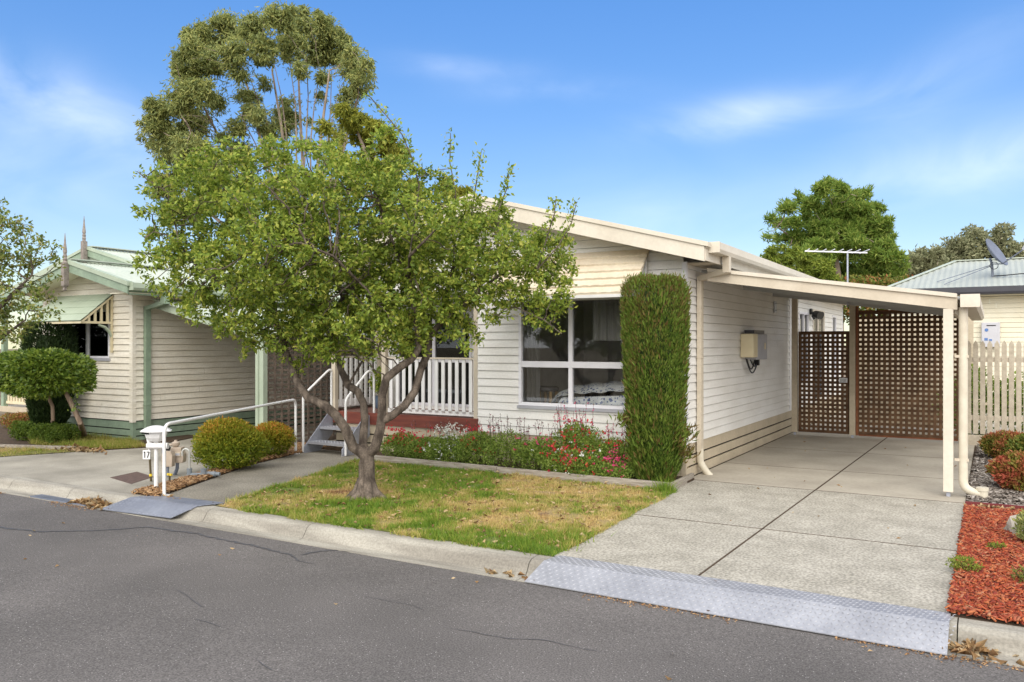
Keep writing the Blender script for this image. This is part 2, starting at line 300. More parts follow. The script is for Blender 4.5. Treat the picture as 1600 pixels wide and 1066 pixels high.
def bend(pts, r=.06, n=5):                  # round the corners of a polyline
    pts = [np.array(p, float) for p in pts]; o = [pts[0]]
    for i in range(1, len(pts)-1):
        a, b, c = pts[i-1], pts[i], pts[i+1]; u = (a-b)/np.linalg.norm(a-b); v = (c-b)/np.linalg.norm(c-b)
        p, q = b+u*r, b+v*r
        for k in range(n+1):
            t = k/n; o.append(p*(1-t)**2+b*2*t*(1-t)+q*t*t)
    return o+[pts[-1]]
def siding(mb, o, u, n, u0, u1, z0, z1, pitch=.111, holes=(), rng_at=None, out=.016, groove=.008):
    """lapped boards on the vertical plane through o along u, facing n"""
    P = lambda a, z, k: (o[0]+u[0]*a+n[0]*k, o[1]+u[1]*a+n[1]*k, z)
    z = z0
    while z < z1-1e-4:
        zt = min(z+pitch, z1); cuts = sorted({z, zt, *[h[2] for h in holes if z < h[2] < zt], *[h[3] for h in holes if z < h[3] < zt]})
        for a, b in zip(cuts, cuts[1:]):
            ka = out-(out-.002)*(a-z)/pitch; kb = out-(out-.002)*(b-z)/pitch; g = groove if b > zt-1e-5 and b-a > .02 else 0
            ra = rng_at(a) if rng_at else (u0, u1); rb = rng_at(b) if rng_at else (u0, u1)
            segs = [(ra[0], ra[1], rb[0], rb[1])]
            for h in holes:
                if h[2] < (a+b)/2 < h[3]:
                    ns = []
                    for s in segs:
                        if h[0] > s[0] and h[0] < s[1]: ns.append((s[0], h[0], s[2], h[0]))
                        if h[1] < s[1] and h[1] > s[0]: ns.append((h[1], s[1], h[1], s[3]))
                        if h[1] <= s[0] or h[0] >= s[1]: ns.append(s)
                    segs = ns
            js = []
            for s in segs:
                if s[1]-s[0] > 1.2 and abs(a-z) < 1e-6:
                    q = s[0]+.3+(s[1]-s[0]-.6)*((math.sin(z*91.7+s[0]*13.1)*43758.5) % 1); js += [(s[0], q-.0015, s[2], q-.0015), (q+.0015, s[1], q+.0015, s[3])]
                else: js.append(s)
            segs = js
            for s in segs:
                if s[1]-s[0] < .002: continue
                vs = [P(s[0],a,ka), P(s[1],a,ka), P(s[3],b-g,kb), P(s[2],b-g,kb), P(s[0],a,-.012), P(s[1],a,-.012), P(s[3],b,-.012), P(s[2],b,-.012), P(s[2],b-g,-.012), P(s[3],b-g,-.012)]
                mb.add(vs, [(0,1,2,3),(4,5,1,0),(5,9,2,1),(8,4,0,3),(3,2,9,8),(8,9,6,7)])
        z = zt
    return mb
def corrugated(mb, x0, x1, zf, y0, y1, pitch=.076, amp=.008, axis='y', t=.012):
    """sheet whose ribs run down the slope; zf(s) is height along the slope axis"""
    n = int((y1-y0)/pitch*4); ys = np.linspace(y0, y1, n); xs = (x0, x1); vs = []
    for y in ys:
        d = amp*math.sin(2*math.pi*(y-y0)/pitch)
        for x in xs: vs.append((x, y, zf(x)+d) if axis == 'y' else (y, x, zf(x)+d))
    for y in ys:
        for x in xs: vs.append((x, y, zf(x)-amp-t) if axis == 'y' else (y, x, zf(x)-amp-t))
    m = 2*n; fs = []
    for i in range(n-1): fs += [(2*i, 2*i+1, 2*i+3, 2*i+2), (m+2*i, m+2*i+2, m+2*i+3, m+2*i+1)]
    for i in range(n-1): fs += [(2*i, 2*i+2, m+2*i+2, m+2*i), (2*i+1, m+2*i+1, m+2*i+3, 2*i+3)]
    fs += [(0,m,m+1,1),(m-2,m-1,2*m-1,2*m-2)]
    return mb.add(vs, fs)
def inside(P, poly):
    x, y = P[:, 0], P[:, 1]; c = np.zeros(len(P), bool); n = len(poly)
    for i in range(n):
        x0, y0 = poly[i]; x1, y1 = poly[(i+1) % n]
        if y0 == y1: continue
        k = ((y0 > y) != (y1 > y)) & (x < (x1-x0)*(y-y0)/(y1-y0)+x0); c ^= k
    return c
def in_poly_points(poly, n):
    a = np.array(poly); lo, hi = a.min(0), a.max(0); out = np.zeros((0, 2))
    while len(out) < n:
        p = rng.random((n*2, 2))*(hi-lo)+lo; out = np.vstack([out, p[inside(p, poly)]])
    return out[:n]
_g = rng.random((64, 64))
def vnoise(x, y):
    x = np.asarray(x, float); y = np.asarray(y, float)
    i, j = np.floor(x).astype(int), np.floor(y).astype(int); fx, fy = x-i, y-j; fx = fx*fx*(3-2*fx); fy = fy*fy*(3-2*fy)
    g = lambda a, b: _g[a % 64, b % 64]
    return (g(i,j)*(1-fx)+g(i+1,j)*fx)*(1-fy)+(g(i,j+1)*(1-fx)+g(i+1,j+1)*fx)*fy
def fbm(x, y): return (vnoise(x, y)+.5*vnoise(2*x+7, 2*y+3)+.25*vnoise(4*x+1, 4*y+9))/1.75
def unit(a): return a/(np.linalg.norm(a, axis=1, keepdims=True)+1e-9)
def rdir(n): return unit(rng.normal(size=(n, 3)))
def leaves(name, P, D, l, wd, m, parent=None, curl=.15, tint=None, **kw):
    """one folded kite per leaf, each its own island"""
    n = len(P); P = np.asarray(P); D = unit(np.asarray(D)); l = np.broadcast_to(l, n)*(.7+.6*rng.random(n)); wd = l*wd
    q = rdir(n); S = unit(np.cross(D, q)); N_ = np.cross(S, D)
    V = np.empty((n, 4, 3)); V[:, 0] = P; mid = P+D*(l*.45)[:, None]+N_*(l*curl)[:, None]*.6
    V[:, 1] = mid+S*(wd/2)[:, None]; V[:, 3] = mid-S*(wd/2)[:, None]; V[:, 2] = P+D*l[:, None]-N_*(l*curl)[:, None]*.5
    V[:, 0] -= N_*(l*0)[:, None]
    b = np.arange(n)[:, None]*4; F = np.concatenate([b+[0, 1, 2], b+[0, 2, 3]], 1).reshape(-1, 3)
    t = None if tint is None else np.repeat(tint, 4)
    return tag(link_mesh(name, V.reshape(-1, 3), F, m, parent, tint=t), **kw)
def chips(name, P, l, asp, m, parent=None, th=.006, tilt=.35, **kw):
    n = len(P); a = rng.random(n)*6.283; t = rng.normal(size=n)*tilt
    l = l*(.4+1.2*rng.random(n)); w_ = l*asp*(.5+rng.random(n))
    D = np.stack([np.cos(a)*np.cos(t), np.sin(a)*np.cos(t), np.sin(t)], 1); q = np.stack([-np.sin(a), np.cos(a), rng.normal(size=n)*tilt], 1); S = unit(q-D*(q*D).sum(1)[:, None]); N_ = np.cross(D, S)
    V = np.empty((n, 8, 3))
    for k, (i, j, h) in enumerate([(-1,-1,0),(1,-.6,0),(.8,1,0),(-.9,.8,0),(-1,-1,1),(1,-.6,1),(.8,1,1),(-.9,.8,1)]):
        V[:, k] = P+D*(l*i/2)[:, None]+S*(w_*j/2)[:, None]+N_*th*h
    b = np.arange(n)[:, None]*8
    F = np.concatenate([b+[4,5,6,7], b+[0,1,5,4], b+[1,2,6,5], b+[2,3,7,6], b+[3,0,4,7]], 1).reshape(-1, 4)
    return tag(link_mesh(name, V.reshape(-1, 3), F, m, parent), **kw)
def blades(name, XY, z, h, m, tint, parent=None, wd=.006, lean=.5, **kw):
    n = len(XY); a = rng.random(n)*6.283; h = h*(.5+rng.random(n)); ld = rng.random(n)*lean*2
    V = np.empty((n, 3, 3)); S = np.stack([np.cos(a), np.sin(a), 0*a], 1)*wd*(.6+.8*rng.random(n))[:, None]/2; b0 = np.column_stack([XY, np.full(n, z)])
    a2 = rng.random(n)*6.283; T = np.stack([np.cos(a2)*ld, np.sin(a2)*ld, np.ones(n)], 1); T = unit(T)*h[:, None]
    V[:, 0] = b0-S; V[:, 1] = b0+S; V[:, 2] = b0+T
    return tag(link_mesh(name, V.reshape(-1, 3), np.arange(3*n).reshape(-1, 3), m, parent, tint=np.repeat(tint, 3)), **kw)
def blob_points(blobs, n, shell=0.0):
    """points inside a union of ellipsoids (centre, radii)"""
    vol = np.array([b[1][0]*b[1][1]*b[1][2] for b in blobs]); cnt = np.maximum(1, (n*vol/vol.sum())).astype(int); out = []
    for (c, r), k in zip(blobs, cnt):
        out.append(np.array(c)+rdir(k)*(shell+(1-shell)*rng.random((k, 1))**(1/3) if shell else rng.random((k, 1))**(1/3))*np.array(r))
    return np.vstack(out)
def colonise(seeds, parents, A, step, infl, kill, iters=90, jitter=.15):
    N_ = [np.array(s, float) for s in seeds]; par = list(parents); A = A.copy()
    near = np.full(len(A), 1e9); idx = np.zeros(len(A), int); start = 0
    for it in range(iters):
        new = np.array(N_[start:])
        for s0 in range(0, len(new), 400):
            blk = new[s0:s0+400]; d = np.sqrt(((A[:, None, :]-blk[None])**2).sum(2)); j = d.argmin(1); dm = d[np.arange(len(A)), j]
            up = dm < near; near[up] = dm[up]; idx[up] = start+s0+j[up]
        keep = near > kill; A, near, idx = A[keep], near[keep], idx[keep]
        if len(A) == 0: break
        act = near < infl
        if not act.any():
            act = near < near.min()*1.15
        start = len(N_); arr = np.array(N_)
        v = unit(A[act]-arr[idx[act]]); ids = idx[act]; u = np.unique(ids)
        S = np.zeros((len(N_), 3)); np.add.at(S, ids, v)
        for k in u:
            d = S[k]; nn = np.linalg.norm(d)
            if nn < 1e-3: continue
            d = d/nn+rng.normal(size=3)*jitter; d /= np.linalg.norm(d); N_.append(arr[k]+d*step); par.append(int(k))
        if len(N_) > 16000: break
    return np.array(N_), np.array(par)
def skeleton(polys):
    """polys: list of (list of points, index of start in earlier list or None) -> seeds, parents, radii floor"""
    S, P = [], []
    return S, P
def grow_tree(name, label, cat, base, limbs, blobs, nattr, step, infl, kill, tip_r, leaf_m, bark_m, leaf_len, leaf_w, per, spread, droop=0, group=None, gamma=2.3, minleaf=.9, jitter=.15, rfix=None, extra=None, shell=0, tubes_n=6, leafpow=1.0, tipsonly=True):
    root = thing(name, label, cat, tuple(base), group)
    seeds, par, rad = [], [], []; 
    for pts, rs, pj in limbs:
        prev = pj if pj is not None else -1
        if isinstance(prev, tuple):      # nearest existing node to that point
            q = np.array(prev); prev = int(np.argmin([np.linalg.norm(s-q) for s in seeds]))
        last = seeds[prev] if prev >= 0 else None
        for i, p in enumerate(pts):
            p = np.array(p, float)
            if last is not None:
                d = np.linalg.norm(p-last); k = max(1, int(d/step)); r0 = rad[prev]; 
                if i == 0: r0 = rs[0]
                for j in range(1, k+1):
                    seeds.append(last+(p-last)*j/k); par.append(prev); rad.append(r0+(rs[i]-r0)*j/k); prev = len(seeds)-1
            else:
                seeds.append(p); par.append(-1); rad.append(rs[i]); prev = 0
            last = p
    ns = len(seeds); A = blob_points(blobs, nattr, shell)
    Nn, Pp = colonise(seeds, par, A, step, infl, kill, jitter=jitter); n = len(Nn)
    cnt = np.zeros(n); kids = np.bincount(Pp[Pp >= 0], minlength=n)
    r = np.zeros(n); acc = np.zeros(n)
    for i in range(n-1, -1, -1):
        r[i] = max(tip_r, acc[i]**(1/gamma)) if acc[i] > 0 else tip_r
        if Pp[i] >= 0: acc[Pp[i]] += r[i]**gamma
    for i in range(ns): r[i] = rad[i]
    for i in range(ns, n): r[i] = min(r[i], r[Pp[i]]*.93 if Pp[i] < ns else r[Pp[i]], .2*step)
    # chains
    mb = MB(); child = {}
    for i in range(n):
        if Pp[i] >= 0: child.setdefault(int(Pp[i]), []).append(i)
    stack = [(0, None)]; 
    while stack:
        i, pr = stack.pop(); pts, rr = ([Nn[pr]], [min(r[i], r[pr])]) if pr is not None else ([], []); cur = i
        while True:
            pts.append(Nn[cur]); rr.append(r[cur]); ch = child.get(cur, [])
            if not ch: break
            ch = sorted(ch, key=lambda c: -r[c])
            for c in ch[1:]: stack.append((c, cur))
            cur = ch[0]
        if len(pts) > 1:
            rr[-1] *= .6; nn = 10 if rr[0] > .03*step/.08 else (tubes_n if rr[0] > tip_r*1.8 else 3); mb.tube(pts, [float(x) for x in rr], nn, cap=False)
    mb.build('trunk', bark_m, root, smooth=True)
    # leaves on thin nodes
    thin = np.where((r < tip_r*minleaf*2.2) & (np.arange(n) >= ns*(0 if extra is None else 0)))[0] if not tipsonly else np.where(r <= tip_r*1.35)[0]
    dist = np.zeros(n)
    P_ = np.repeat(Nn[thin], per, 0); dd = unit(Nn[thin]-Nn[np.maximum(Pp[thin], 0)]+1e-6); dd = np.repeat(dd, per, 0)
    k = len(P_); P_ = P_+rdir(k)*spread*(rng.random((k, 1))**leafpow); D_ = unit(dd*.6+rdir(k)+np.array((0, 0, -droop)))
    if extra is not None: P_ = np.vstack([P_, extra[0]]); D_ = np.vstack([D_, extra[1]])
    leaves('foliage', P_, D_, leaf_len, leaf_w, leaf_m, root)
    print(name, 'nodes', n, 'leaves', len(P_))
    return root
# ================================================================== THE SETTING
def setting(name, mb, m, **k): return mb.build(name, m, kind='structure', **k)
setting('ground', MB().add([(-300,5.66,-.05),(300,5.66,-.05),(300,400,-.05),(-300,400,-.05)], [(0,1,2,3)]).add([(-300,-300,-.05),(300,-300,-.05),(300,-3.4,-.05),(-300,-3.4,-.05)], [(0,1,2,3)]), dirt)
n = 60; vs = []; xs = np.linspace(-60, 40, n)
setting('road', MB().add([(-300,-3.3,-.16),(300,-3.3,-.16),(300,1,-.10),(-300,1,-.10),(300,5.42,-.122),(-300,5.42,-.122)], [(0,1,2,3),(3,2,4,5)]), asph)
def ribbon(pts, w_, z, m, name, **k):
    mb = MB(); vs = []
    p = []
    for a, b in zip(pts, pts[1:]):
        a, b = np.array(a), np.array(b); kk = max(2, int(np.linalg.norm(b-a)/.04))
        for j in range(kk): p.append(a+(b-a)*j/kk)
    p.append(np.array(pts[-1])); 
    for i, q in enumerate(p):
        d = p[min(i+1, len(p)-1)]-p[max(i-1, 0)]; d /= np.linalg.norm(d)+1e-9; nrm = np.array((-d[1], d[0])); t = i/len(p)
        q = q+nrm*rng.normal()*w_*.35; ww = w_*(.5+.8*rng.random())*min(1, 6*t+.1, 6*(1-t)+.1)/2
        vs += [(q[0]+nrm[0]*ww, q[1]+nrm[1]*ww, z(q[1])), (q[0]-nrm[0]*ww, q[1]-nrm[1]*ww, z(q[1]))]
    mb.add(vs, [(2*i, 2*i+1, 2*i+3, 2*i+2) for i in range(len(p)-1)])
    return setting(name, mb, m, **k)
rz = lambda y: (-.10-.022*(y-1)/4.42 if y > 1 else -.10)+.004
def GG(px, py, z=0):
    t = (EYE-z)/((py-538)/1270); q = W(px, py, t); return (q[0], q[1])
crk = lambda *a: [GG(x, y, -.115) for x, y in a]
ribbon(crk((-60,812),(0,824),(60,831),(150,829),(230,823),(270,829),(310,833),(330,839),(400,853),(450,866),(475,878),(492,881)), .030, rz, tar, 'road_crack_seal')
ribbon(crk((470,868),(485,863),(515,859),(560,862)), .03, rz, tar, 'road_crack_seal')
ribbon(crk((690,980),(740,988),(790,998),(850,1000),(900,1012),(940,1019)), .007, rz, tar, 'road_crack')
ribbon(crk((272,920),(290,930),(305,942),(318,950)), .006, rz, tar, 'road_crack')
ribbon(crk((305,968),(325,974),(345,981)), .006, rz, tar, 'road_crack')
ribbon(crk((400,1032),(410,1040),(425,1049)), .007, rz, tar, 'road_crack')
ribbon(crk((560,930),(600,938),(640,945),(660,952)), .005, rz, tar, 'road_crack')
# kerb in cast lengths
kp = [(5.40,-.115),(5.50,-.119),(5.545,-.112),(5.575,-.075),(5.60,-.03),(5.635,-.006),(5.67,.0),(5.76,.002),(5.76,-.15),(5.40,-.15)]
mb = MB(); x = -60
cuts = [-30,-24,-18,-14.2,-12.4,-10.6,-9.35,-6.95,-5.55,-3.15,-.18,2.2,4.6,7,12,30]
for a, b in zip(cuts, cuts[1:]): mb.prism(kp, lambda y, z, a=a: (a+.004, y, z), lambda y, z, b=b: (b-.004, y, z))
setting('kerb', mb, conc_k, smooth=False)
# main driveway: broom-finished slabs with joints
mb = MB(); jx = lambda y: -1.79+.02*(y-9); Lx = lambda y: -3.02-.035*(y-5.7) if y < 9.85 else -3.30
ys = [5.765, 7.6, 9.92]
for a, b in zip(ys, ys[1:]):
    mb.plate([(Lx(a),a+.010),(jx(a)-.011,a+.010),(jx(b)-.011,b-.010),(Lx(b),b-.010)], -.12, .004)
    mb.plate([(jx(a)+.011,a+.010),(-.235,a+.010),(-.245,b-.010),(jx(b)+.011,b-.010)], -.12, .004)
setting('driveway', mb, conc)
mb = MB(); ys = [9.92, 11.6, 13.7, 16.4]
for a, b in zip(ys, ys[1:]):
    mb.plate([(-3.30,a+.007),(jx(a)-.012,a+.007),(jx(b)-.012,b-.007),(-3.30,b-.007)], -.12, .002)
    r0 = -.25 if a < 10 else -.25
    mb.plate([(jx(a)+.012,a+.007),(r0,a+.007),(r0,b-.007),(jx(b)+.012,b-.007)], -.12, .002)
setting('carport_slab', mb, conc_s)
mb = MB()
for y in (7.6, 9.92): mb.box(Lx(y)+.01, -.25, y-.006, y+.006, -.05, .0055)
for y in (11.6, 13.7): mb.box(-3.29, -.26, y-.007, y+.007, -.05, .003)
mb.bar((jx(5.8),5.8,-.02),(jx(16.3),16.3,-.02), .014, .047); setting('joint_filler', mb, soil)
gx0 = rng.uniform(-11,2,2600); gx0 = gx0[vnoise(gx0*1.7, gx0*0) > .52]; ng = len(gx0); P2 = np.column_stack([gx0, 5.41-np.abs(rng.normal(size=ng))*.06]); chips('gutter_grit', np.column_stack([P2, np.full(ng,-.117)]), .012, .6, Chip_b, th=.003, kind='stuff', label='fine grit and bark crumbs along the road edge')
setting('yard_paving', MB().box(-3.3, 6, 16.42, 24, -.1, -.002), conc_s)
# garden path
path = [(-7.96,5.765),(-7.04,5.765),(-7.35,6.9),(-7.75,8.2),(-8.02,9.1),(-8.35,9.75),(-9.36,9.75),(-9.25,9.0),(-8.95,7.9),(-8.45,6.8)]
mb = MB(); mb.plate([path[0],path[1],path[2],(-8.50,6.95)][:4], -.12, .0); mb.plate([(-8.508,6.962),(-7.358,6.912),path[3],path[4],path[5],path[6],path[7],path[8]], -.12, .001)
setting('garden_path', mb, conc_p)
# next door driveway
mb = MB(); mb.plate([(-12.95,5.765),(-8.35,5.765),(-8.62,6.55),(-9.0,7.55),(-9.05,7.62),(-12.45,7.62),(-12.9,6.6)][:7], -.12, -.004)
mb.plate([(-12.44,7.632),(-9.06,7.632),(-9.6,9.0),(-9.75,16),(-12.6,16),(-12.6,9.6),(-11.95,8.5)], -.12, -.004)
setting('next_door_driveway', mb, conc_n)
# lawns
def dry(x, y):
    a = fbm(x*.9+3, y*.9+11); b = fbm(x*3.1+30, y*3.1)
    t = .05+.75*(a-.38)+.9*(b-.45)
    t += .24*np.exp(-(((x+4.0)/1.25)**2+((y-7.3)/1.2)**2))          # straw-coloured middle by the driveway
    t += .50*np.exp(-(((x+3.9)/.95)**2+((y-8.65)/.42)**2))         # bare brown strip along the edging
    t += .55*np.exp(-(((x+6.05)/.38)**2+((y-7.15)/.25)**2))+.5*np.exp(-(((x+6.45)/.3)**2+((y-6.95)/.2)**2))
    t -= .35*np.exp(-(((x+3.45)/.45)**2+((y-5.95)/.25)**2)); t -= .3*np.exp(-(((x+5.6)/.45)**2+((y-6.3)/.35)**2))
    return np.clip(t, 0, 1)
def lawn(name, poly, nb, z, seed, dens_fn, gh=.035):
    a = np.array(poly); lo, hi = a.min(0), a.max(0); nx, ny = int((hi[0]-lo[0])/.07), int((hi[1]-lo[1])/.07)
    X, Y = np.meshgrid(np.linspace(lo[0], hi[0], nx), np.linspace(lo[1], hi[1], ny)); Z = z+.014*(vnoise(X*6, Y*6)-.5)
    V = np.stack([X.ravel(), Y.ravel(), Z.ravel()], 1); F = []
    c = np.stack([(X[:-1, :-1]+X[1:, 1:]).ravel()/2, (Y[:-1, :-1]+Y[1:, 1:]).ravel()/2], 1); ok = inside(c, poly)
    i = (np.arange(ny-1)[:, None]*nx+np.arange(nx-1)[None]).ravel()[ok]; F = np.stack([i, i+1, i+nx+1, i+nx], 1)
    t = dens_fn(V[:, 0], V[:, 1])
    tag(link_mesh(name, V, F, lawn_m, tint=t*.8, smooth=True), kind='structure')
    P = in_poly_points(poly, nb); t = dens_fn(P[:, 0], P[:, 1]); keep = rng.random(nb) > np.clip((t-.72)*2.6, 0, .85); P, t = P[keep], t[keep]
    blades('grass', P, z-.008, gh*(1.35-.6*t)*(.4+1.3*vnoise(P[:, 0]*7, P[:, 1]*7)), Grass, np.clip(t*.85+.35*(vnoise(P[:, 0]*13, P[:, 1]*13)-.5)-.04, 0, 1), wd=.010, lean=1.1, kind='stuff', label=seed)
lawn_poly = [(-6.98,5.755),(-3.015,5.755),(-3.08,7.5),(-3.135,9.05),(-3.21,9.06),(-7.75,9.12),(-8.0,9.1),(-7.72,8.2),(-7.33,6.9)]
lawn('lawn', lawn_poly, 150000, .005, 'patchy lawn between the path and the driveway, part green, part dry', dry)
e = np.vstack([np.column_stack([rng.uniform(-6.98,-3.03,2600), 5.745+rng.normal(size=2600)*.018+.03*(fbm(rng.random(2600)*40, np.zeros(2600))-.5)]),
  np.column_stack([-3.03-.035*(0), 5.8]) if False else np.column_stack([-3.02-.035*(yy0 := rng.uniform(5.8,9.0,1500)-5.7)+rng.normal(size=1500)*.015, yy0+5.7]),
  np.column_stack([np.interp(yy1 := rng.uniform(5.8,9.1,1300), [5.76,6.9,8.2,9.1], [-7.0,-7.34,-7.73,-8.0])+rng.normal(size=1300)*.015, yy1])])
keep = vnoise(e[:,0]*5, e[:,1]*5) > .35; e = e[keep]
blades('grass', e, .0, .055, Grass, np.clip(dry(e[:,0], e[:,1])*.8+.1*rng.random(len(e)), 0, 1), wd=.010, lean=1.4, kind='stuff', label='ragged grass fringe growing over the kerb, path and driveway edges')
lawn2 = [(-20,5.76),(-12.98,5.76),(-12.95,6.6),(-12.5,7.55),(-12.75,7.75),(-14.1,7.15),(-20,7.1)]
lawn('next_door_lawn', lawn2, 30000, .0, 'short yellowing lawn at the left edge beside the next door driveway', lambda x, y: np.clip(.25+.7*(fbm(x, y)-.35), 0, 1))
setting('soil', MB().plate([(-7.75,9.12),(-3.2,9.06),(-3.2,9.9),(-3.28,9.95),(-9.3,9.95),(-9.3,9.76),(-8.33,9.76)], -.1, .03), soil)
setting('soil', MB().plate([(-12.0,8.5),(-12.6,7.78),(-14.1,7.18),(-20,7.12),(-20,10),(-12.6,10)], -.1, .012), soil)
P = in_poly_points([(-12.0,8.5),(-12.55,7.75),(-14.0,7.7),(-15.6,8.7),(-12.95,8.8)], 26000)
blades('ground_cover', P, .0, .085*(.5+vnoise(P[:,0]*5,P[:,1]*5)), Grass, .1+.25*vnoise(P[:,0]*2,P[:,1]*2), wd=.012, lean=1.0, kind='stuff', label='low leafy green ground cover strip in front of the next door house')
# mulch and chips
setting('mulch_bed', MB().plate([(-.23,5.765),(6,5.765),(6,9.68),(-.245,9.68)], -.1, .0), soil)
P2 = np.vstack([in_poly_points([(-.24,5.77),(.75,5.77),(1.0,9.66),(-.235,9.66)], 24000), in_poly_points([(.75,5.77),(5,5.77),(5,9.66),(1.0,9.66)], 9000)])
P = np.column_stack([P2, .004+.028*rng.random(len(P2))+.02*vnoise(P2[:,0]*3,P2[:,1]*3)])
chips('red_mulch', P, .032, .36, Chip_r, kind='stuff', label='bright red bark chip mulch beside the driveway, right edge')
setting('mulch_bed', MB().plate([(-.245,9.72),(6,9.72),(6,15.7),(-.30,15.7),(-.24,13)], -.1, .0), soil)
P2 = in_poly_points([(-.235,9.74),(1.6,9.74),(2.2,15.6),(-.2,15.6)], 15000); P = np.column_stack([P2, .004+.03*rng.random(len(P2))])
chips('grey_mulch', P, .055, .42, Chip_g, kind='stuff', label='weathered grey bark mulch between the maroon edging and the picket fence')
setting('mulch_bed', MB().plate([(-8.37,5.765),(-7.98,5.765),(-8.47,6.8),(-8.97,7.9),(-9.27,9.0),(-9.38,9.95),(-10.3,9.95),(-9.62,9.0),(-9.02,7.6),(-8.63,6.55)], -.1, .006), soil)
P2 = in_poly_points([(-8.40,5.74),(-7.97,5.765),(-8.45,6.8),(-8.95,7.9),(-9.25,9.0),(-9.36,10.0),(-10.3,10),(-9.65,9.0),(-9.05,7.6),(-8.66,6.55)], 9000)
P = np.column_stack([P2, .01+.035*rng.random(len(P2))]); chips('brown_mulch', P, .045, .33, Chip_b, kind='stuff', label='tan bark chips round the letterbox and the gas meters')
def litter(cx, cy, rx, ry, n, z, h, lab, l=.07):
    a = rng.normal(size=(n, 2))*.55; P = np.column_stack([cx+a[:,0]*rx, cy+a[:,1]*ry, z+h*rng.random(n)*np.exp(-(a**2).sum(1))])
    D = rdir(n); D[:, 2] = np.abs(D[:, 2])*.25; leaves('leaf_litter', P, D, l, .42, Dead, curl=.5, kind='stuff', label=lab)
litter(-8.72, 5.50, .30, .06, 230, -.112, .05, 'heap of dry brown leaves in the gutter by the drain grate', .08)
litter(-.10, 5.50, .13, .12, 90, -.115, .035, 'dry leaves caught in the gutter at the end of the long ramp plate', .07)
litter(-3.35, 5.50, .25, .02, 14, -.117, .012, 'few dry leaves lying along the kerb gutter by the long ramp plate', .07)
litter(.05, 9.62, .3, .05, 60, .02, .03, 'fallen leaves against the maroon plastic edging', .06)
litter(-12.6, 7.7, .5, .12, 160, .01, .03, 'dry leaves along the edge of the next door driveway', .09)
litter(-8.0, 5.80, .25, .03, 40, .01, .02, 'dry leaves behind the small ramp plate', .05)
P2 = in_poly_points(lawn_poly, 900); P = np.column_stack([P2, .02+.01*rng.random(len(P2))]); D = rdir(900); D[:,2] *= .2
leaves('leaf_litter', P, D, .055, .4, Dead, curl=.4, kind='stuff', label='scattered fallen leaves lying on the lawn')
P2 = in_poly_points([(-9,5.8),(6,5.8),(6,16),(-9,16)], 1); P2 = np.vstack([in_poly_points([(-3.0,5.9),(-.3,5.9),(-.3,15.5),(-3.2,15.5)], 26), in_poly_points([(-10,2.5),(.5,4.5),(.5,5.4),(-10,5.4)], 22)])
P = np.column_stack([P2, np.where(P2[:,1] > 5.6, .008, -.108)]); D = rdir(len(P)); D[:,2] = .1; leaves('leaf_litter', P, D, .04, .4, Dead, curl=.3, kind='stuff', label='odd dry leaves blown over the driveway and road')

# ================================================================== MAIN HOUSE
H = thing('house', 'long white weatherboard home with low cream gable and tiled awning over the big window', 'house', (-6.29, 9.95, 0))
XR, XL, RX, YF, YG = -3.33, -9.25, -6.29, 9.95, 9.50
rf = lambda x: 3.775-.262*abs(x-RX)                      # roof top height
und = lambda z: (RX-(3.70-z)/.262, RX+(3.70-z)/.262)
def rng_front(z):
    a, b = -6.45, XR-.03
    if z > 2.50: a = XL+.03
    if z > 2.72: l, r = und(z); a, b = max(a, l), min(b, r)
    return (a, max(a, b))
WIN = (-5.76, -3.99, .84, 2.34)
mb = siding(MB(), (0, YF), (1, 0), (0, -1), -6.45, XR, .43, 3.66, .1115, [WIN], rng_front); mb.build('wall', siding_w, H)
mb = siding(MB(), (XR, 0), (0, 1), (1, 0), YF+.03, 22.4, .43, 2.72, .1115, [(16.9,17.9,.9,2.36),(18.35,19.75,.45,2.46),(20.8,21.4,.9,2.4)]); mb.build('wall', siding_w, H)
mb = siding(MB(), (0, 11.15), (1, 0), (0, -1), XL, -6.45, .60, 2.55, .1115, [(-8.9,-7.35,.66,2.25)]); mb.build('wall', siding_w, H)
siding(MB(), (-6.45, 0), (0, 1), (-1, 0), YF, 11.15, .55, 2.5, .1115).build('wall', siding_w, H)
MB().box(XL, XL+.1, YF+1.2, 22.3, .43, 2.7).build('wall', siding_w, H)
MB().box(XL, XR, 22.3, 22.4, 0, 2.7).build('wall', siding_w, H)
mb = MB(); mb.box(XR-.045, XR+.018, YF-.018, YF+.045, .40, 2.74); mb.build('corner_trim', lilac, H); MB().box(XR, XR+.016, 16.0, 16.08, .43, 2.7).build('corner_trim', lilac, H); MB().box(XR, XR+.016, 22.36, 22.42, .43, 2.7).build('corner_trim', lilac, H)
# floor skirt: boards with gaps
mb = MB()
for a, b in ((.285,.425),(.145,.262),(.0,.122)):
    mb.box(-9.2, XR-.0, YF+.0, YF+.02, a, b); mb.box(XR-.02, XR, YF+.021, 22.3, a, b)
mb.box(XR-.06, XR+.006, YF-.006, YF+.06, -.02, .398); mb.build('base_board', tan, H)
MB().box(XL, XR-.05, YF+.05, 22.2, -.02, .43).build('underfloor_dark', dark, H)  # near-black block; underfloor shade behind the skirt gaps set as colour
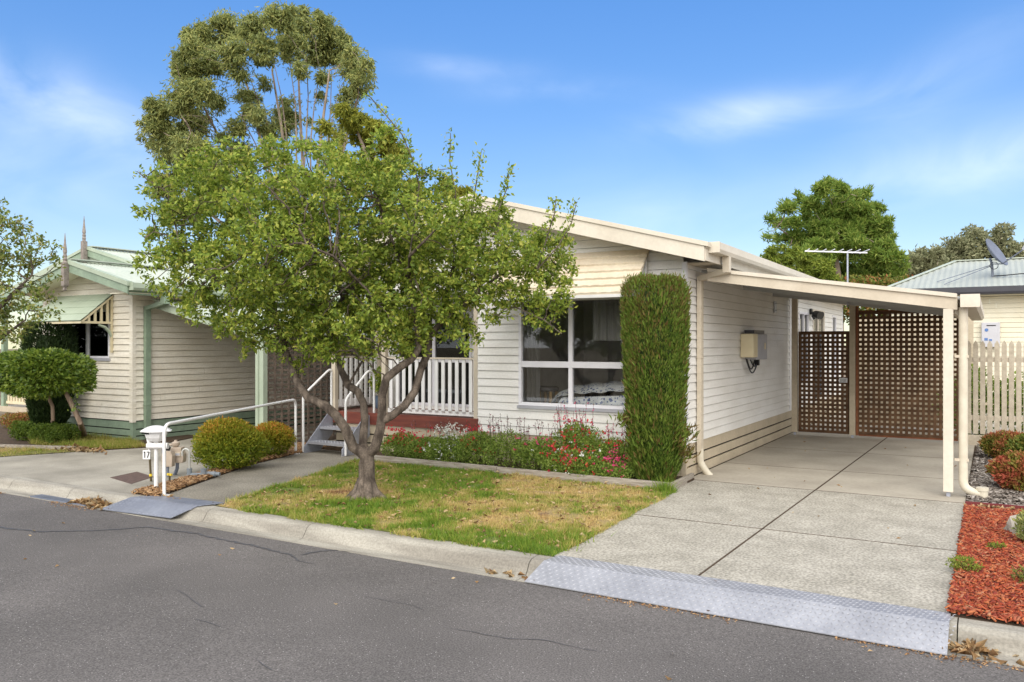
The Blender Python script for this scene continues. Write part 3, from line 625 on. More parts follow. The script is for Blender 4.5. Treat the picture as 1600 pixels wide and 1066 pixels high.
# roof
mb = MB(); 
for sx in (-1, 1):
    xe = RX+sx*3.36; z0, z1 = rf(RX), rf(xe)
    mb.prism([(RX, z0), (xe, z1), (xe, z1-.05), (RX, z0-.05)], lambda x, z: (x, YG+.02, z), lambda x, z: (x, 22.7, z))
mb.build('roof', roof_c, H)
mb = MB()
for sx in (-1, 1):
    xe = RX+sx*3.34; z0, z1 = rf(RX)-.02, rf(xe)-.02
    mb.prism([(RX, z0), (xe, z1), (xe, z1-.19), (RX, z0-.20)], lambda x, z: (x, YG-.002, z), lambda x, z: (x, YG+.024, z))
mb.build('barge_board', cream_l, H)
mb = MB()
for sx in (-1, 1):
    xe = RX+sx*3.39; z0, z1 = rf(RX)+.03, rf(xe)+.03
    mb.prism([(RX, z0), (xe, z1), (xe, z1-.055), (RX, z0-.055)], lambda x, z: (x, YG-.022, z), lambda x, z: (x, YG+.10, z))
mb.build('barge_cap', cream_l, H)
mb = MB()                                                     # raked soffit lining under the front overhang
for sx in (-1, 1):
    xe = RX+sx*3.3; z0, z1 = rf(RX)-.10, rf(xe)-.10
    mb.prism([(RX, z0), (xe, z1), (xe, z1-.012), (RX, z0-.012)], lambda x, z: (x, YG+.026, z), lambda x, z: (x, YF+.02, z))
mb.box(XR+.001, XR+.365, YF+.03, 22.6, 2.715, 2.73); mb.build('soffit', cream, H)
MB().box(XL-.3, XL-.002, YG+.03, 22.6, 2.715, 2.73).build('soffit', cream, H)
mb = MB(); mb.box(XR+.37, XR+.39, YG+.0255, 22.6, 2.70, 2.90); mb.build('fascia', cream_l, H)
gp = [(XR+.392,2.80),(XR+.50,2.80),(XR+.525,2.84),(XR+.525,2.925),(XR+.512,2.925),(XR+.512,2.85),(XR+.49,2.815),(XR+.404,2.815),(XR+.404,2.91),(XR+.392,2.91)]
mb = MB(); mb.prism(gp, lambda x, z: (x, YG+.13, z), lambda x, z: (x, 22.6, z)); mb.box(XR+.392, XR+.53, YG+.12, YG+.132, 2.80, 2.93)
mb.build('gutter', cream_l, H); MB().prism([(2*RX-x, z) for x, z in gp][::-1], lambda x, z: (x, YG+.03, z), lambda x, z: (x, 22.6, z)).build('gutter', cream_l, H)
# downpipe
dp = MB(); dp.box(XR+.42, XR+.50, 10.12, 10.22, 2.60, 2.81)
dp.bar((XR+.46,10.17,2.62),(XR+.075,10.36,2.555), .09, .065); dp.box(XR+.022, XR+.082, 10.33, 10.425, .30, 2.58)
dp.box(XR+.018, XR+.086, 10.325, 10.43, 1.52, 1.535); dp.box(XR+.018, XR+.086, 10.325, 10.43, 2.16, 2.175)
d = dp.build('downpipe', cream, H)
MB().tube(bend([(XR+.052,10.38,.34),(XR+.052,10.38,.16),(XR+.13,10.42,.02),(XR+.17,10.44,-.02)], .06), .045, 14).build('pipe_shoe', pvc, d, smooth=True)
# front window
def window(house, x0, x1, z0, z1, y, mull=(), trans=(), n=-1, m=lilac, gl=glass, fw=.045, name='window', deep=.06):
    f = MB(); f.box(x0, x0+fw, y-.018, y+deep, z0, z1); f.box(x1-fw, x1, y-.018, y+deep, z0, z1); f.box(x0+fw, x1-fw, y-.018, y+deep, z0, z0+fw); f.box(x0+fw, x1-fw, y-.018, y+deep, z1-fw, z1)
    for t, h in trans: f.box(x0+fw, x1-fw, y-.013, y+deep-.01, t-h/2, t+h/2)
    edges = [z0+fw]+[v for t, h in trans for v in (t-h/2, t+h/2)]+[z1-fw]
    for xm, h in mull:
        for a, b in zip(edges[::2], edges[1::2]): f.box(xm-h/2, xm+h/2, y-.008, y+deep-.015, a, b)
    w_ = f.build(name, m, house, bevel=.003)
    MB().box(x0+fw-.004, x1-fw+.004, y+.026, y+.030, z0+fw-.004, z1-fw+.004).build('pane', gl, w_)
    return w_
w1 = window(H, *WIN[:2], *WIN[2:], YF, mull=((-4.95,.06),), trans=((1.42,.085),))
MB().box(WIN[0]-.01, WIN[1]+.01, YF-.045, YF-.001, .80, .838).build('sill', grey_p, w1)
w2 = window(H, -8.9, -7.35, .66, 2.25, 11.15, mull=((-8.12,.06),), trans=((1.42,.05),), m=lilac, gl=glass_d)
# room behind
mb = MB(); mb.box(-6.40,-3.40,13.4,13.45,.4,2.7); mb.box(-6.45,-6.40,10.02,13.4,.4,2.7); mb.box(-3.40,-3.36,10.02,13.4,.4,2.7); mb.box(-6.4,-3.4,10.02,13.4,.35,.40); mb.box(-6.4,-3.4,10.02,13.4,2.66,2.71)
mb.box(-6.40,-5.77,9.97,10.01,.4,2.66); mb.box(-3.98,-3.40,9.97,10.01,.4,2.66); mb.box(-5.77,-3.98,9.97,10.01,2.35,2.66); mb.box(-5.77,-3.98,9.97,10.01,.4,.83); mb.build('bedroom', roomwall, H)
mb = MB(); mb.box(-9.1,-6.5,12.6,12.65,.6,2.6); mb.box(-9.1,-6.5,11.22,12.6,.55,.6); mb.box(-9.1,-6.5,11.22,12.6,2.6,2.65); mb.box(-9.12,-9.1,11.22,12.6,.6,2.6); mb.box(-6.5,-6.47,11.22,12.6,.6,2.6); mb.build('inner_room', roomwall, H)
def drape(x0, x1, y, z0, z1, parent, m, amp=.03, k=14):
    n = int((x1-x0)/.012); V = [(x, y+amp*math.sin(x*2*math.pi*k)+.01*math.sin(x*37), z) for z in (z0, z1) for x in np.linspace(x0, x1, n)]
    V += [(a, b+.006, c) for a, b, c in V]; F = []
    for i in range(n-1): F += [(i, i+1, n+i+1, n+i), (2*n+i, 3*n+i, 3*n+i+1, 2*n+i+1)]
    return MB().add(V, F).build('curtain', m, parent, smooth=True)
drape(-5.75,-5.56,10.16,.45,2.5,H,curtain_m); drape(-4.72,-4.02,10.16,1.75,2.5,H,curtain_m,.015,9); drape(-8.85,-8.4,11.4,.62,2.3,H,curtain_m)
# side windows and sliding door
for (a, b, z0, z1, mu, nm) in [(16.9,17.9,.9,2.36,17.4,'window'),(18.35,19.75,.45,2.46,19.0,'sliding_door'),(20.8,21.4,.9,2.4,None,'window')]:
    f = MB(); X0, X1 = XR-.05, XR+.02; fw = .05
    f.box(X0,X1,a,a+fw,z0,z1); f.box(X0,X1,b-fw,b,z0,z1); f.box(X0,X1,a+fw,b-fw,z0,z0+fw); f.box(X0,X1,a+fw,b-fw,z1-fw,z1)
    if mu: f.box(X0,X1-.006,mu-.03,mu+.03,z0+fw,z1-fw)
    q = f.build(nm, cream_l if nm != 'window' else lilac, H); MB().box(XR-.02,XR-.015,a+.04,b-.04,z0+.04,z1-.04).build('pane', glass_d, q); 
MB().box(XR-.3,XR-.25,16.5,21.9,.5,2.6).build('room_lining', roomwall, H)
# front awning
def awning(parent, x0, x1, yw, zt, yo, zo, rows, m, amp=.012, over=.026, sc_=.16):
    mb = MB(); n = int((x1-x0)/.02)+1; xs = np.linspace(x0, x1, n)
    for k in range(rows):
        t0, t1 = k/rows, (k+1)/rows; ya, za = yw+(yo-yw)*t0, zt+(zo-zt)*t0; yb, zb = yw+(yo-yw)*t1, zt+(zo-zt)*t1
        vs = []
        for x in xs:
            s = abs(math.sin(math.pi*(x-x0)/sc_)); e = 1.0+.05*s
            vs += [(x, ya-.002, za+.001+.003*s), (x, ya+(yb-ya)*e-over, za+(zb-za)*e+over*.5+amp*s), (x, ya+(yb-ya)*e-over*.3, za+(zb-za)*e-over*.7+amp*s)]
        mb.add(vs, [f for i in range(n-1) for f in ((3*i, 3*i+1, 3*i+4, 3*i+3), (3*i+1, 3*i+2, 3*i+5, 3*i+4))])
    mb.add([(x0,yw,zt-.012),(x1,yw,zt-.012),(x1,yo,zo-.022),(x0,yo,zo-.022)], [(0,3,2,1)])
    return mb.build('awning', m, parent)
aw = awning(H, -6.02, -3.80, YF-.015, 2.93, 9.37, 2.335, 6, awn_tile)
mb = MB(); mb.box(-6.02, -3.80, 9.33, 9.372, 2.285, 2.325); mb.box(-6.01,-5.97,9.372,YF-.02,2.285,2.32); mb.box(-3.85,-3.81,9.372,YF-.02,2.285,2.32)
mb.bar((-3.83,9.38,2.30),(-3.83,YF-.02,2.90),.03,.03,(1,0,0))
for y in (9.50,9.62,9.74,9.86): mb.box(-3.842,-3.818,y-.018,y+.018,2.32,2.335+(y-9.37)/.58*.56)
mb.build('awning_frame', white, aw)
# ------------------------------------------------------------------ bed and stool
B = thing('bed', 'bed with pale blue floral quilt seen through the front window', 'bed', (-4.3, 11.2, .4))
n = 30; V = []; 
xs = np.linspace(-5.56, -3.5, 34); yy = np.linspace(10.22, 12.6, 26)
for y in yy:
    for x in xs:
        dx = min(x+5.56, 9)/.24; dy = (y-10.22)/.2; hgt = 1.17-.52*math.exp(-max(dx,0)*1.6)-.12*math.exp(-dy*2)+.012*math.sin(x*23+y*9)+.03*math.sin(x*3+1)
        V.append((x, y, hgt))
F = [(j*34+i, j*34+i+1, j*34+i+35, j*34+i+34) for j in range(25) for i in range(33)]
q = MB().add(V, F); q.prism([(-5.5,.42),(-3.5,.42),(-3.5,1.05),(-5.22,.95),(-5.5,.6)], lambda x, z: (x, 10.225, z), lambda x, z: (x, 10.3, z)); q.build('quilt', quilt, B, smooth=True)
MB().box(-5.15, -3.6, 10.35, 12.5, .42, .7).build('bed_base', wood_l, B)
S_ = thing('stool', 'small round pale wood stool with dark seat inside the window', 'stool', (-5.55, 10.4, .4))
MB().lathe((-5.55,10.42,1.02), [(.15,0),(.16,.02),(.16,.05),(.13,.07)], 20).build('seat', charcoal, S_)
for a, b in ((-1,-1),(1,-1),(1,1),(-1,1)): MB().bar((-5.55+a*.1,10.42+b*.1,.4),(-5.55+a*.09,10.42+b*.09,1.02),.035,.035).build('leg', wood_l, S_)

# ================================================================== PORCH DECK
D_ = thing('porch_deck', 'raised porch deck with red-brown edge board and white slatted rails', 'deck', (-7.9, 10.5, 0))
mb = MB()
for i in range(9): mb.box(-9.30, -6.47, YF+.02+i*.132, YF+.144+i*.132, .585, .608)
mb.build('decking', deckwood, D_)
mb = MB(); mb.box(-9.33, -6.44, YF-.03, YF+.01, .43, .615); mb.box(-9.335, -9.302, YF+.012, 11.2, .43, .615); mb.build('edge_board', redwood, D_)
for (x, y, h, nm) in [(-9.27,9.99,1.53,'post'),(-8.22,9.99,2.6,'post'),(-6.49,9.99,2.6,'post'),(-9.27,11.08,2.6,'post')]:
    MB().box(x-.04, x+.04, y-.04, y+.04, .609, h).build(nm, cream, D_, bevel=.004)
r = MB(); r.box(-8.175,-6.535,9.96,10.02,1.475,1.50); rl = r.build('top_rail', cream, D_)
rl2 = MB().box(-9.30,-9.24,10.035,11.04,1.475,1.50).build('top_rail', cream, D_)
mb = MB(); mb.box(-8.175,-6.535,10.00,10.03,.635,.70)
for i in range(13):
    x = -8.09+i*1.49/12; mb.box(x-.028,x+.028,9.975,9.995,.70,1.472); mb.prism([(9.975,.70),(9.999,.70),(9.999,.665)], lambda y,z,x=x:(x-.028,y,z), lambda y,z,x=x:(x+.028,y,z))
mb.build('slat_panel', white, D_)
mb = MB(); mb.box(-9.285,-9.255,10.035,11.04,.66,.79)
for i in range(8):
    y = 10.10+i*.875/7; mb.box(-9.25,-9.232,y-.028,y+.028,.68,1.472)
mb.build('slat_panel', white, D_)
# steps
ST = thing('steps', 'short flight of grey metal steps with white pipe handrails up to the porch', 'steps', (-8.85, 9.6, 0))
for x in (-9.25, -8.47):
    MB().prism([(9.28,.0),(9.62,.0),(9.915,.26),(9.915,.58),(9.80,.58),(9.28,.10)], lambda y,z,x=x:(x-.006,y,z), lambda y,z,x=x:(x+.006,y,z)).build('stringer', galv, ST)
def checker(mb, P, U, Vv, nrm, nu, nv, a=.028, b=.007, h=.004):
    """raised lozenges in alternating directions over the rectangle P + s U + t V"""
    P, U, Vv, nrm = [np.array(q, float) for q in (P, U, Vv, nrm)]; ul, vl = np.linalg.norm(U), np.linalg.norm(Vv); uu, vv = U/ul, Vv/vl
    for i in range(nu):
        for j in range(nv):
            c = P+U*(i+.5)/nu+Vv*(j+.5)/nv; s = 1 if (i+j) % 2 else -1; d = (uu*s+vv)/math.sqrt(2); e = (uu-vv*s)/math.sqrt(2)*(1 if s > 0 else -1)
            e = np.cross(nrm, d)
            mb.add([c-d*a/2, c-e*b/2, c+d*a/2, c+e*b/2, c+nrm*h], [(0,1,4),(1,2,4),(2,3,4),(3,0,4)])
    return mb
for (y, z) in ((9.34,.175),(9.60,.385)):
    mb = MB().box(-9.243, -8.477, y, y+.27, z-.035, z); checker(mb, (-9.24,y+.005,z), (.76,0,0), (0,.26,0), (0,0,1), 24, 8); mb.build('tread', plate, ST)
MB().tube(bend([(-9.29,9.30,.01),(-9.29,9.30,.90),(-9.29,9.87,1.28),(-9.29,9.93,1.28),(-9.29,9.93,.62)], .05), .019, 10).build('handrail', white, ST, smooth=True)
MB().tube(bend([(-8.44,9.33,.01),(-8.44,9.33,.86),(-8.44,9.87,1.30),(-8.44,9.985,1.22),(-8.44,9.99,.60)], .08), .019, 10).build('handrail', white, ST, smooth=True)
# plant pot on the deck
PT = thing('potted_plant', 'leafy plant in a dark blue glazed pot on the porch', 'potted plant', (-8.95, 10.75, .61))
MB().lathe((-8.95,10.75,.61), [(.07,0),(.11,.06),(.13,.14),(.12,.2),(.135,.22),(.11,.22)], 16).build('pot', bluepot, PT, smooth=True)
P = blob_points([((-8.95,10.75,1.08),(.17,.17,.24))], 700); leaves('foliage', P, rdir(700), .06, .5, L_pear, PT)

# ================================================================== CARPORT
CP = thing('carport', 'cream carport with one-way sloping roof beside the house, open to the driveway', 'carport', (-1.8, 13, 0))
cz = lambda x: 2.655-.148*(x+3.2)                       # top of beam
mb = MB(); mb.prism([(-3.14,cz(-3.14)),(-.33,cz(-.33)),(-.33,cz(-.33)-.15),(-3.14,cz(-3.14)-.135)], lambda x,z:(x,10.25,z), lambda x,z:(x,10.29,z)); mb.build('front_beam', cream, CP)
mb = MB(); mb.prism([(-3.14,cz(-3.14)+.03),(-.335,cz(-.335)+.03),(-.335,cz(-.335)-.015),(-3.14,cz(-3.14)-.015)], lambda x,z:(x,10.225,z), lambda x,z:(x,10.36,z)); mb.build('beam_cap', cream_l, CP)
mb = MB(); corrugated(mb, -3.26, -.27, lambda x: cz(x)-.005, 10.37, 16.2, .19, .012); mb.build('roof', soffit, CP)
for y in (12.2, 14.1): MB().prism([(-3.2,cz(-3.2)-.04),(-.4,cz(-.4)-.04),(-.4,cz(-.4)-.14),(-3.2,cz(-3.2)-.14)], lambda x,z,y=y:(x,y,z), lambda x,z,y=y:(x,y+.045,z)).build('rafter', soffit, CP)
MB().box(-.40,-.36,10.36,16.1,cz(-.38)-.19,cz(-.38)-.045).build('side_beam', cream, CP)
mb = MB(); gz = cz(-.25); mb.prism([(-.30,gz-.11),(-.15,gz-.11),(-.115,gz-.07),(-.115,gz+.025),(-.128,gz+.025),(-.128,gz-.06),(-.155,gz-.095),(-.288,gz-.095),(-.288,gz+.02),(-.30,gz+.02)], lambda x,z:(x,10.20,z), lambda x,z:(x,16.2,z)); mb.box(-.30,-.112,10.185,10.198,gz-.112,gz+.03); mb.build('gutter', cream_l, CP)
for (x, y, zt) in [(-.42,10.30,cz(-.42)-.15),(-3.19,15.86,cz(-3.19)-.05),(-2.18,15.86,cz(-2.18)-.05),(-.42,15.86,cz(-.42)-.05),(-.40,13.1,cz(-.4)-.19)]:
    if y == 13.1: continue
    p = MB().box(x-.05, x+.05, y-.05, y+.05, .055, zt).build('post', cream_l if y < 11 else tan if x < -1 else cream, CP, bevel=.004); MB().box(x-.02, x+.02, y-.02, y+.02, 0, .054).build('stirrup', galv, p)
mb = MB(); mb.tube(bend([(-.275,10.33,gz-.11),(-.275,10.33,.10),(-.14,10.33,.05)], .09), .046, 16); mb.tube([(-.16,10.33,.055),(-.085,10.33,.05)], .052, 16); mb.lathe((-.09,10.33,-.01), [(.055,0),(.055,.10),(.062,.10),(.062,.135),(.05,.135)], 18); mb.build('downpipe', pvc, CP, smooth=True)
MB().box(-.36,-.22,10.30,10.325,.40,.43).build('pipe_bracket', cream, CP); MB().box(-.36,-.22,10.30,10.325,1.55,1.58).build('pipe_bracket', cream, CP)
# lattice
def lattice(mb, a, b, z0, z1, y, pitch=.094, w_=.046, axis='x', ph=None):
    n = round((b-a)/pitch); 
    for i in range(n+1):
        c = a+(b-a)*i/n; (mb.box(c-w_/2, c+w_/2, y, y+.011, z0, z1) if axis == 'x' else mb.box(y-.011, y, c-w_/2, c+w_/2, z0, z1))
    m = round((z1-z0)/(ph or pitch))
    for j in range(m+1):
        c = z0+(z1-z0)*j/m; (mb.box(a, b, y+.012, y+.023, c-w_/2, c+w_/2) if axis == 'x' else mb.box(y-.023, y-.012, a, b, c-w_/2, c+w_/2))
    return mb
G_ = thing('lattice_gate', 'dark brown lattice gate with a small white notice, left of the taller screen', 'gate', (-2.68, 15.9, 0))
lattice(MB(), -3.10, -2.27, .09, 1.90, 15.84, .083, .045).build('lattice_panel', brownlat, G_)
mb = MB(); mb.box(-3.13,-3.08,15.875,15.905,.06,1.94); mb.box(-2.29,-2.24,15.875,15.905,.06,1.94); mb.box(-3.079,-2.291,15.875,15.905,.06,.11); mb.box(-3.079,-2.291,15.875,15.905,1.89,1.94); mb.box(-3.079,-2.291,15.875,15.905,.98,1.02); mb.build('gate_frame', brownlat, G_)
pl = MB().box(-2.405,-2.265,15.822,15.830,1.0,1.085).build('notice', white, G_)
mb = MB()
for r_ in range(4):
    x = -2.385
    while x < -2.29: l = rng.uniform(.008,.02); mb.box(x, x+l, 15.819, 15.8205, 1.066-r_*.018-.005, 1.066-r_*.018+.003); x += l+.006
mb.build('lettering', charcoal, pl)
G2 = thing('lattice_screen', 'tall brown lattice screen closing the back of the carport', 'lattice screen', (-1.3, 15.9, 0))
lattice(MB(), -2.09, -.50, .10, 2.26, 15.84, .088, .048).build('lattice_panel', brownlat, G2)
mb = MB(); mb.box(-2.125,-2.08,15.83,15.90,.05,2.38); mb.box(-2.079,-.50,15.875,15.905,.04,.10); mb.box(-2.079,-.50,15.875,15.905,2.27,2.31); mb.build('screen_frame', redlat, G2)
# yard behind
Y1 = thing('yard_fence', 'cream board fence seen through the carport lattice', 'fence', (-1, 17.9, 0)); mb = MB()
for i in range(14): mb.box(-2.4+i*.15, -2.256+i*.15, 17.9, 17.92, .05, 2.25)
mb.build('board_panel', tan, Y1); mb = MB(); mb.box(-2.4,-.31,17.921,17.96,.3,.38); mb.box(-2.4,-.31,17.921,17.96,1.4,1.48); mb.build('rail', cream, Y1)
Y2 = thing('metal_fence', 'blue-grey metal fence at the far end of the side yard', 'fence', (-2, 23.4, 0)); mb = MB()
for i in range(10): mb.box(-3.2+i*.12, -3.12+i*.12, 23.4, 23.43, 0, 2.0); mb.box(-3.12+i*.12, -3.08+i*.12, 23.41, 23.44, 0, 2.0)
mb.build('sheet_panel', far_fence, Y2); MB().box(-3.2,-2.0,23.38,23.45,2.0,2.05).build('top_rail', far_fence, Y2)
# meter box with conduits
M_ = thing('meter_box', 'grey and cream electrical box with looped black cables on the carport wall', 'meter box', (XR, 12.9, 1.7))
MB().box(XR+.015, XR+.20, 12.75, 13.42, 1.46, 1.86).build('cabinet', grey_p, M_, bevel=.01); MB().box(XR+.015, XR+.215, 12.48, 12.745, 1.50, 1.86).build('cover', yellowcream, M_, bevel=.01)
MB().box(XR+.02, XR+.17, 12.70, 13.35, 1.865, 1.92).build('lid', charcoal, M_); MB().box(XR+.201, XR+.204, 13.22, 13.30, 1.62, 1.72).build('latch', yellowcream, M_)
mb = MB(); 
for a, b, dz in ((12.55,13.3,.22),(12.6,13.1,.16),(12.8,13.35,.12)): mb.tube([(XR+.08+.03*dz, a+(b-a)*t, 1.47-dz*math.sin(math.pi*t)) for t in np.linspace(0,1,14)], .011, 6)
mb.box(XR+.04,XR+.1,13.25,13.33,1.36,1.46); mb.build('cable', black, M_, smooth=True)
B_ = thing('wall_bracket', 'small grey metal plate high on the carport wall', 'bracket', (XR, 14.75, 2.35)); MB().box(XR+.014, XR+.026, 14.7, 14.86, 2.26, 2.46).build('back_plate', galv, B_); mb = MB(); [mb.tube([(XR+.026,y,z),(XR+.034,y,z)], .008, 8) for y in (14.74,14.82) for z in (2.3,2.42)]; mb.build('bolt', steel_d, B_)
F_ = thing('security_light', 'black twin security light on the house wall behind the gate', 'light', (XR, 18.1, 2.4))
MB().box(XR+.016, XR+.06, 17.95, 18.07, 2.33, 2.45).build('mount', black, F_)
for y in (17.9, 18.16): MB().tube([(XR+.06,y,2.36),(XR+.12,y-.02,2.34),(XR+.14,y-.05,2.33),(XR+.24,y-.09,2.30)], [.03,.045,.075,.085], 12).build('lamp_head', black, F_, smooth=True)
MB().tube([(XR+.07,18.03,2.32),(XR+.12,18.03,2.24)], [.04,.05], 10).build('sensor', black, F_, smooth=True)
AN = thing('tv_antenna', 'white bar television antenna on a thin mast above the carport roof', 'antenna', (-2.0, 14, 2.4))
MB().tube([(-2.0,14,2.3),(-2.0,14,3.17)], .013, 8).build('mast', galv, AN)
bo = MB().bar((-2.62,13.8,3.215),(-1.72,14.1,3.165), .02, .02).build('boom', lilac, AN)
mb = MB()
for i in range(8):
    t = i/7; c = np.array((-2.58+.82*t, 13.81+.275*t, 3.23-.045*t)); l = .13+.11*t; mb.tube([c+np.array((-.35,.9,0))*l*1.2, c-np.array((-.35,.9,0))*l*1.2], .007, 6)
mb.build('element', lilac, AN)

# ================================================================== PICKET FENCE
PF = thing('picket_fence', 'cream painted picket fence with pointed tops right of the carport', 'fence', (.8, 15.8, 0)); mb = MB()
for i in range(34):
    x = -.34+i*.103; mb.prism([(x-.037,.19),(x+.037,.19),(x+.037,1.70),(x,1.765),(x-.037,1.70)], lambda a,z:(a,15.78,z), lambda a,z:(a,15.797,z))
mb.build('pickets', picket_m, PF)
mb = MB(); mb.box(-.38,3.2,15.80,15.84,.42,.50); mb.box(-.38,3.2,15.80,15.84,1.40,1.48); mb.build('rail', cream, PF); MB().box(-.38,3.2,15.77,15.80,-.02,.17).build('plinth_board', picket_m, PF)
# ================================================================== HOUSE BEHIND ON THE RIGHT
RH = thing('house', 'pale yellow weatherboard house with grey-green metal roof behind the picket fence', 'house', (2, 26, 0))
siding(MB(), (0,26), (1,0), (0,-1), -2.6, 9, .3, 3.02, .133).build('wall', siding_c, RH); MB().box(-2.6,-2.5,26.01,33,0,3.0).build('wall', siding_c, RH); MB().box(-2.6,9,25.995,26.02,0,.3).build('base_board', tan, RH)
mb = MB(); mb.prism([(25.42,3.06),(25.58,3.06),(25.58,3.26),(25.40,3.26),(25.40,3.12)], lambda y,z:(-2.72,y,z), lambda y,z:(9.2,y,z)); mb.box(-2.74,-2.60,25.4,33,3.08,3.26); mb.build('gutter', charcoal, RH); MB().box(-2.6,9,25.58,26,3.03,3.05).build('soffit', siding_c, RH)
hz = lambda y: 3.26+(y-25.5)*.30
mb = MB(); n = int(12/.0375); V = []; 
for i in range(n+1):
    x = -2.7+i*12/n; ytop = min(28.9, 25.5+max(0, (x+2.7))*1.95); d = .011*math.sin(2*math.pi*i/4)
    V += [(x,25.5,hz(25.5)+d),(x,ytop,hz(ytop)+d)]
mb.add(V, [(2*i,2*i+2,2*i+3,2*i+1) for i in range(n)]); mb.add([(-2.7,25.5,3.26),(-.96,28.9,4.28),(9.3,28.9,4.28),(9.3,32.4,3.26),(-2.7,32.4,3.26)], [(0,1,4),(1,2,3,4)]); mb.build('roof', roof_r, RH)
mb = MB(); mb.bar((-.98,28.9,4.30),(9.3,28.9,4.30),.2,.03); mb.bar((-2.7,25.5,3.29),(-.96,28.9,4.31),.12,.025); mb.build('ridge_cap', roof_g, RH)
HW = thing('hot_water_unit', 'flat grey gas hot water unit on the pale yellow wall above the pickets', 'water heater', (-.03, 26, 2)); MB().box(-.25,.19,25.82,25.985,1.62,2.30).build('case', whiteg, HW, bevel=.015)
MB().box(-.13,.09,25.812,25.819,2.20,2.225).build('flue_slot', black, HW); mb = MB(); mb.tube([(-.13,25.819,2.09),(-.13,25.812,2.09)],.045,14); mb.box(-.18,-.1,25.813,25.819,1.80,1.87); mb.box(-.07,.0,25.813,25.819,1.79,1.84); mb.build('maker_mark', navy, HW)
SD = thing('satellite_dish', 'grey satellite dish on a bent pole on the metal roof, right edge', 'satellite dish', (-.03, 26.6, 3.6))
b0 = np.array((.02,26.6,3.62)); 
MB().tube([(.02,26.6,3.6),(.0,26.6,3.95),(-.05,26.55,4.12)], .032, 10).build('pole', steel_d, SD, smooth=True)
def dish(c, nrm, rx, ry, m, parent):
    nrm = np.array(nrm, float); nrm /= np.linalg.norm(nrm); r = np.cross(nrm,(0,0,1)); r /= np.linalg.norm(r); u = np.cross(r, nrm); V = []; nr, na = 8, 36
    for s, o in ((1,0),(1,-.02)):
        for i in range(nr+1):
            for k in range(na):
                t = i/nr; a = 2*math.pi*k/na; V.append(np.array(c)+r*math.cos(a)*rx*t+u*math.sin(a)*ry*t+nrm*(.13*t*t+o))
    L_ = (nr+1)*na; F = []
    for i in range(nr):
        for k in range(na):
            a, b, c2, d = i*na+k, i*na+(k+1)%na, (i+1)*na+(k+1)%na, (i+1)*na+k; F += [(a,b,c2,d),(L_+d,L_+c2,L_+b,L_+a)]
    F += [(nr*na+k, nr*na+(k+1)%na, L_+nr*na+(k+1)%na, L_+nr*na+k) for k in range(na)]
    return MB().add(V,F).build('reflector', m, parent, smooth=True)
dish((.02,26.52,4.22), (.80,-.28,.52), .40, .46, dish_m, SD)
MB().tube([(-.02,26.5,3.95),(.25,26.35,3.93),(.75,26.0,4.28)], .018, 6).build('feed_arm', steel_d, SD); MB().tube([(.73,26.0,4.26),(.80,25.97,4.38),(.86,25.95,4.36)], [.05,.06,.04], 8).build('receiver', grey_p, SD)
mb = MB(); mb.tube([(-.05,26.58,3.92),(-1.35,26.1,3.48)], .012, 5); mb.tube([(-.03,26.58,3.9),(-1.15,25.8,3.38)], .012, 5); mb.build('stay', steel_d, SD)
mb = MB(); mb.tube([(.02,26.6,3.62),(.3,26.5,3.62),(.7,26.5,3.65),(1.3,26.3,3.58)], .015, 5); mb.tube([(.05+.1*math.cos(a),26.45,3.9+.1*math.sin(a)) for a in np.linspace(0,6.2,16)], .01, 5); mb.build('cable', black, SD)
# ================================================================== NEXT DOOR HOUSE
N_H = thing('house', 'cream weatherboard house with sage green gable trim and two finials, left side of the photo', 'house', (-14.3, 8.86, 0))
nx0, nx1, nyf, nyg, nrx = -15.65, -12.93, 8.86, 8.40, -14.07
nr = lambda x: 3.17-.262*abs(x-nrx)
nund = lambda z: (nrx-(3.08-z)/.262, nrx+(3.08-z)/.262)
def nrng(z):
    if z > 2.55: l, r = nund(z); return (max(nx0, l), max(max(nx0, l), min(nx1, r)))
    return (nx0, nx1)
siding(MB(), (0,nyf), (1,0), (0,-1), nx0, nx1, .36, 3.05, .1115, [(-14.96,-13.58,1.45,2.32)], nrng, groove=.011, out=.02).build('wall', siding_n, N_H)
siding(MB(), (nx1,0), (0,1), (1,0), nyf+.03, 17, .36, 2.56, .1115, groove=.011, out=.02).build('wall', siding_n, N_H)
MB().box(nx0, nx0+.05, nyf+.02, 11.5, 0, 2.55).build('wall', siding_n, N_H)
mb = MB(); mb.box(nx1-.07, nx1+.018, nyf-.018, nyf+.05, .33, 2.60); mb.box(nx0-.02, nx0+.07, nyf-.018, nyf+.03, .33, 2.5); mb.build('corner_trim', siding_n, N_H)
mb = MB()
for a, b in ((.215,.34),(.095,.195),(-.03,.075)): mb.box(nx0, nx1, nyf, nyf+.02, a, b); mb.box(nx1-.02, nx1, nyf+.021, 17, a, b)
mb.box(nx1-.07, nx1+.006, nyf-.006, nyf+.06, -.02, .325); mb.build('base_board', green, N_H); MB().box(nx0, nx1-.05, nyf+.05, 16.9, -.02, .36).build('underfloor_dark', dark, N_H)  # black underfloor block, shade between the boards given by its colour
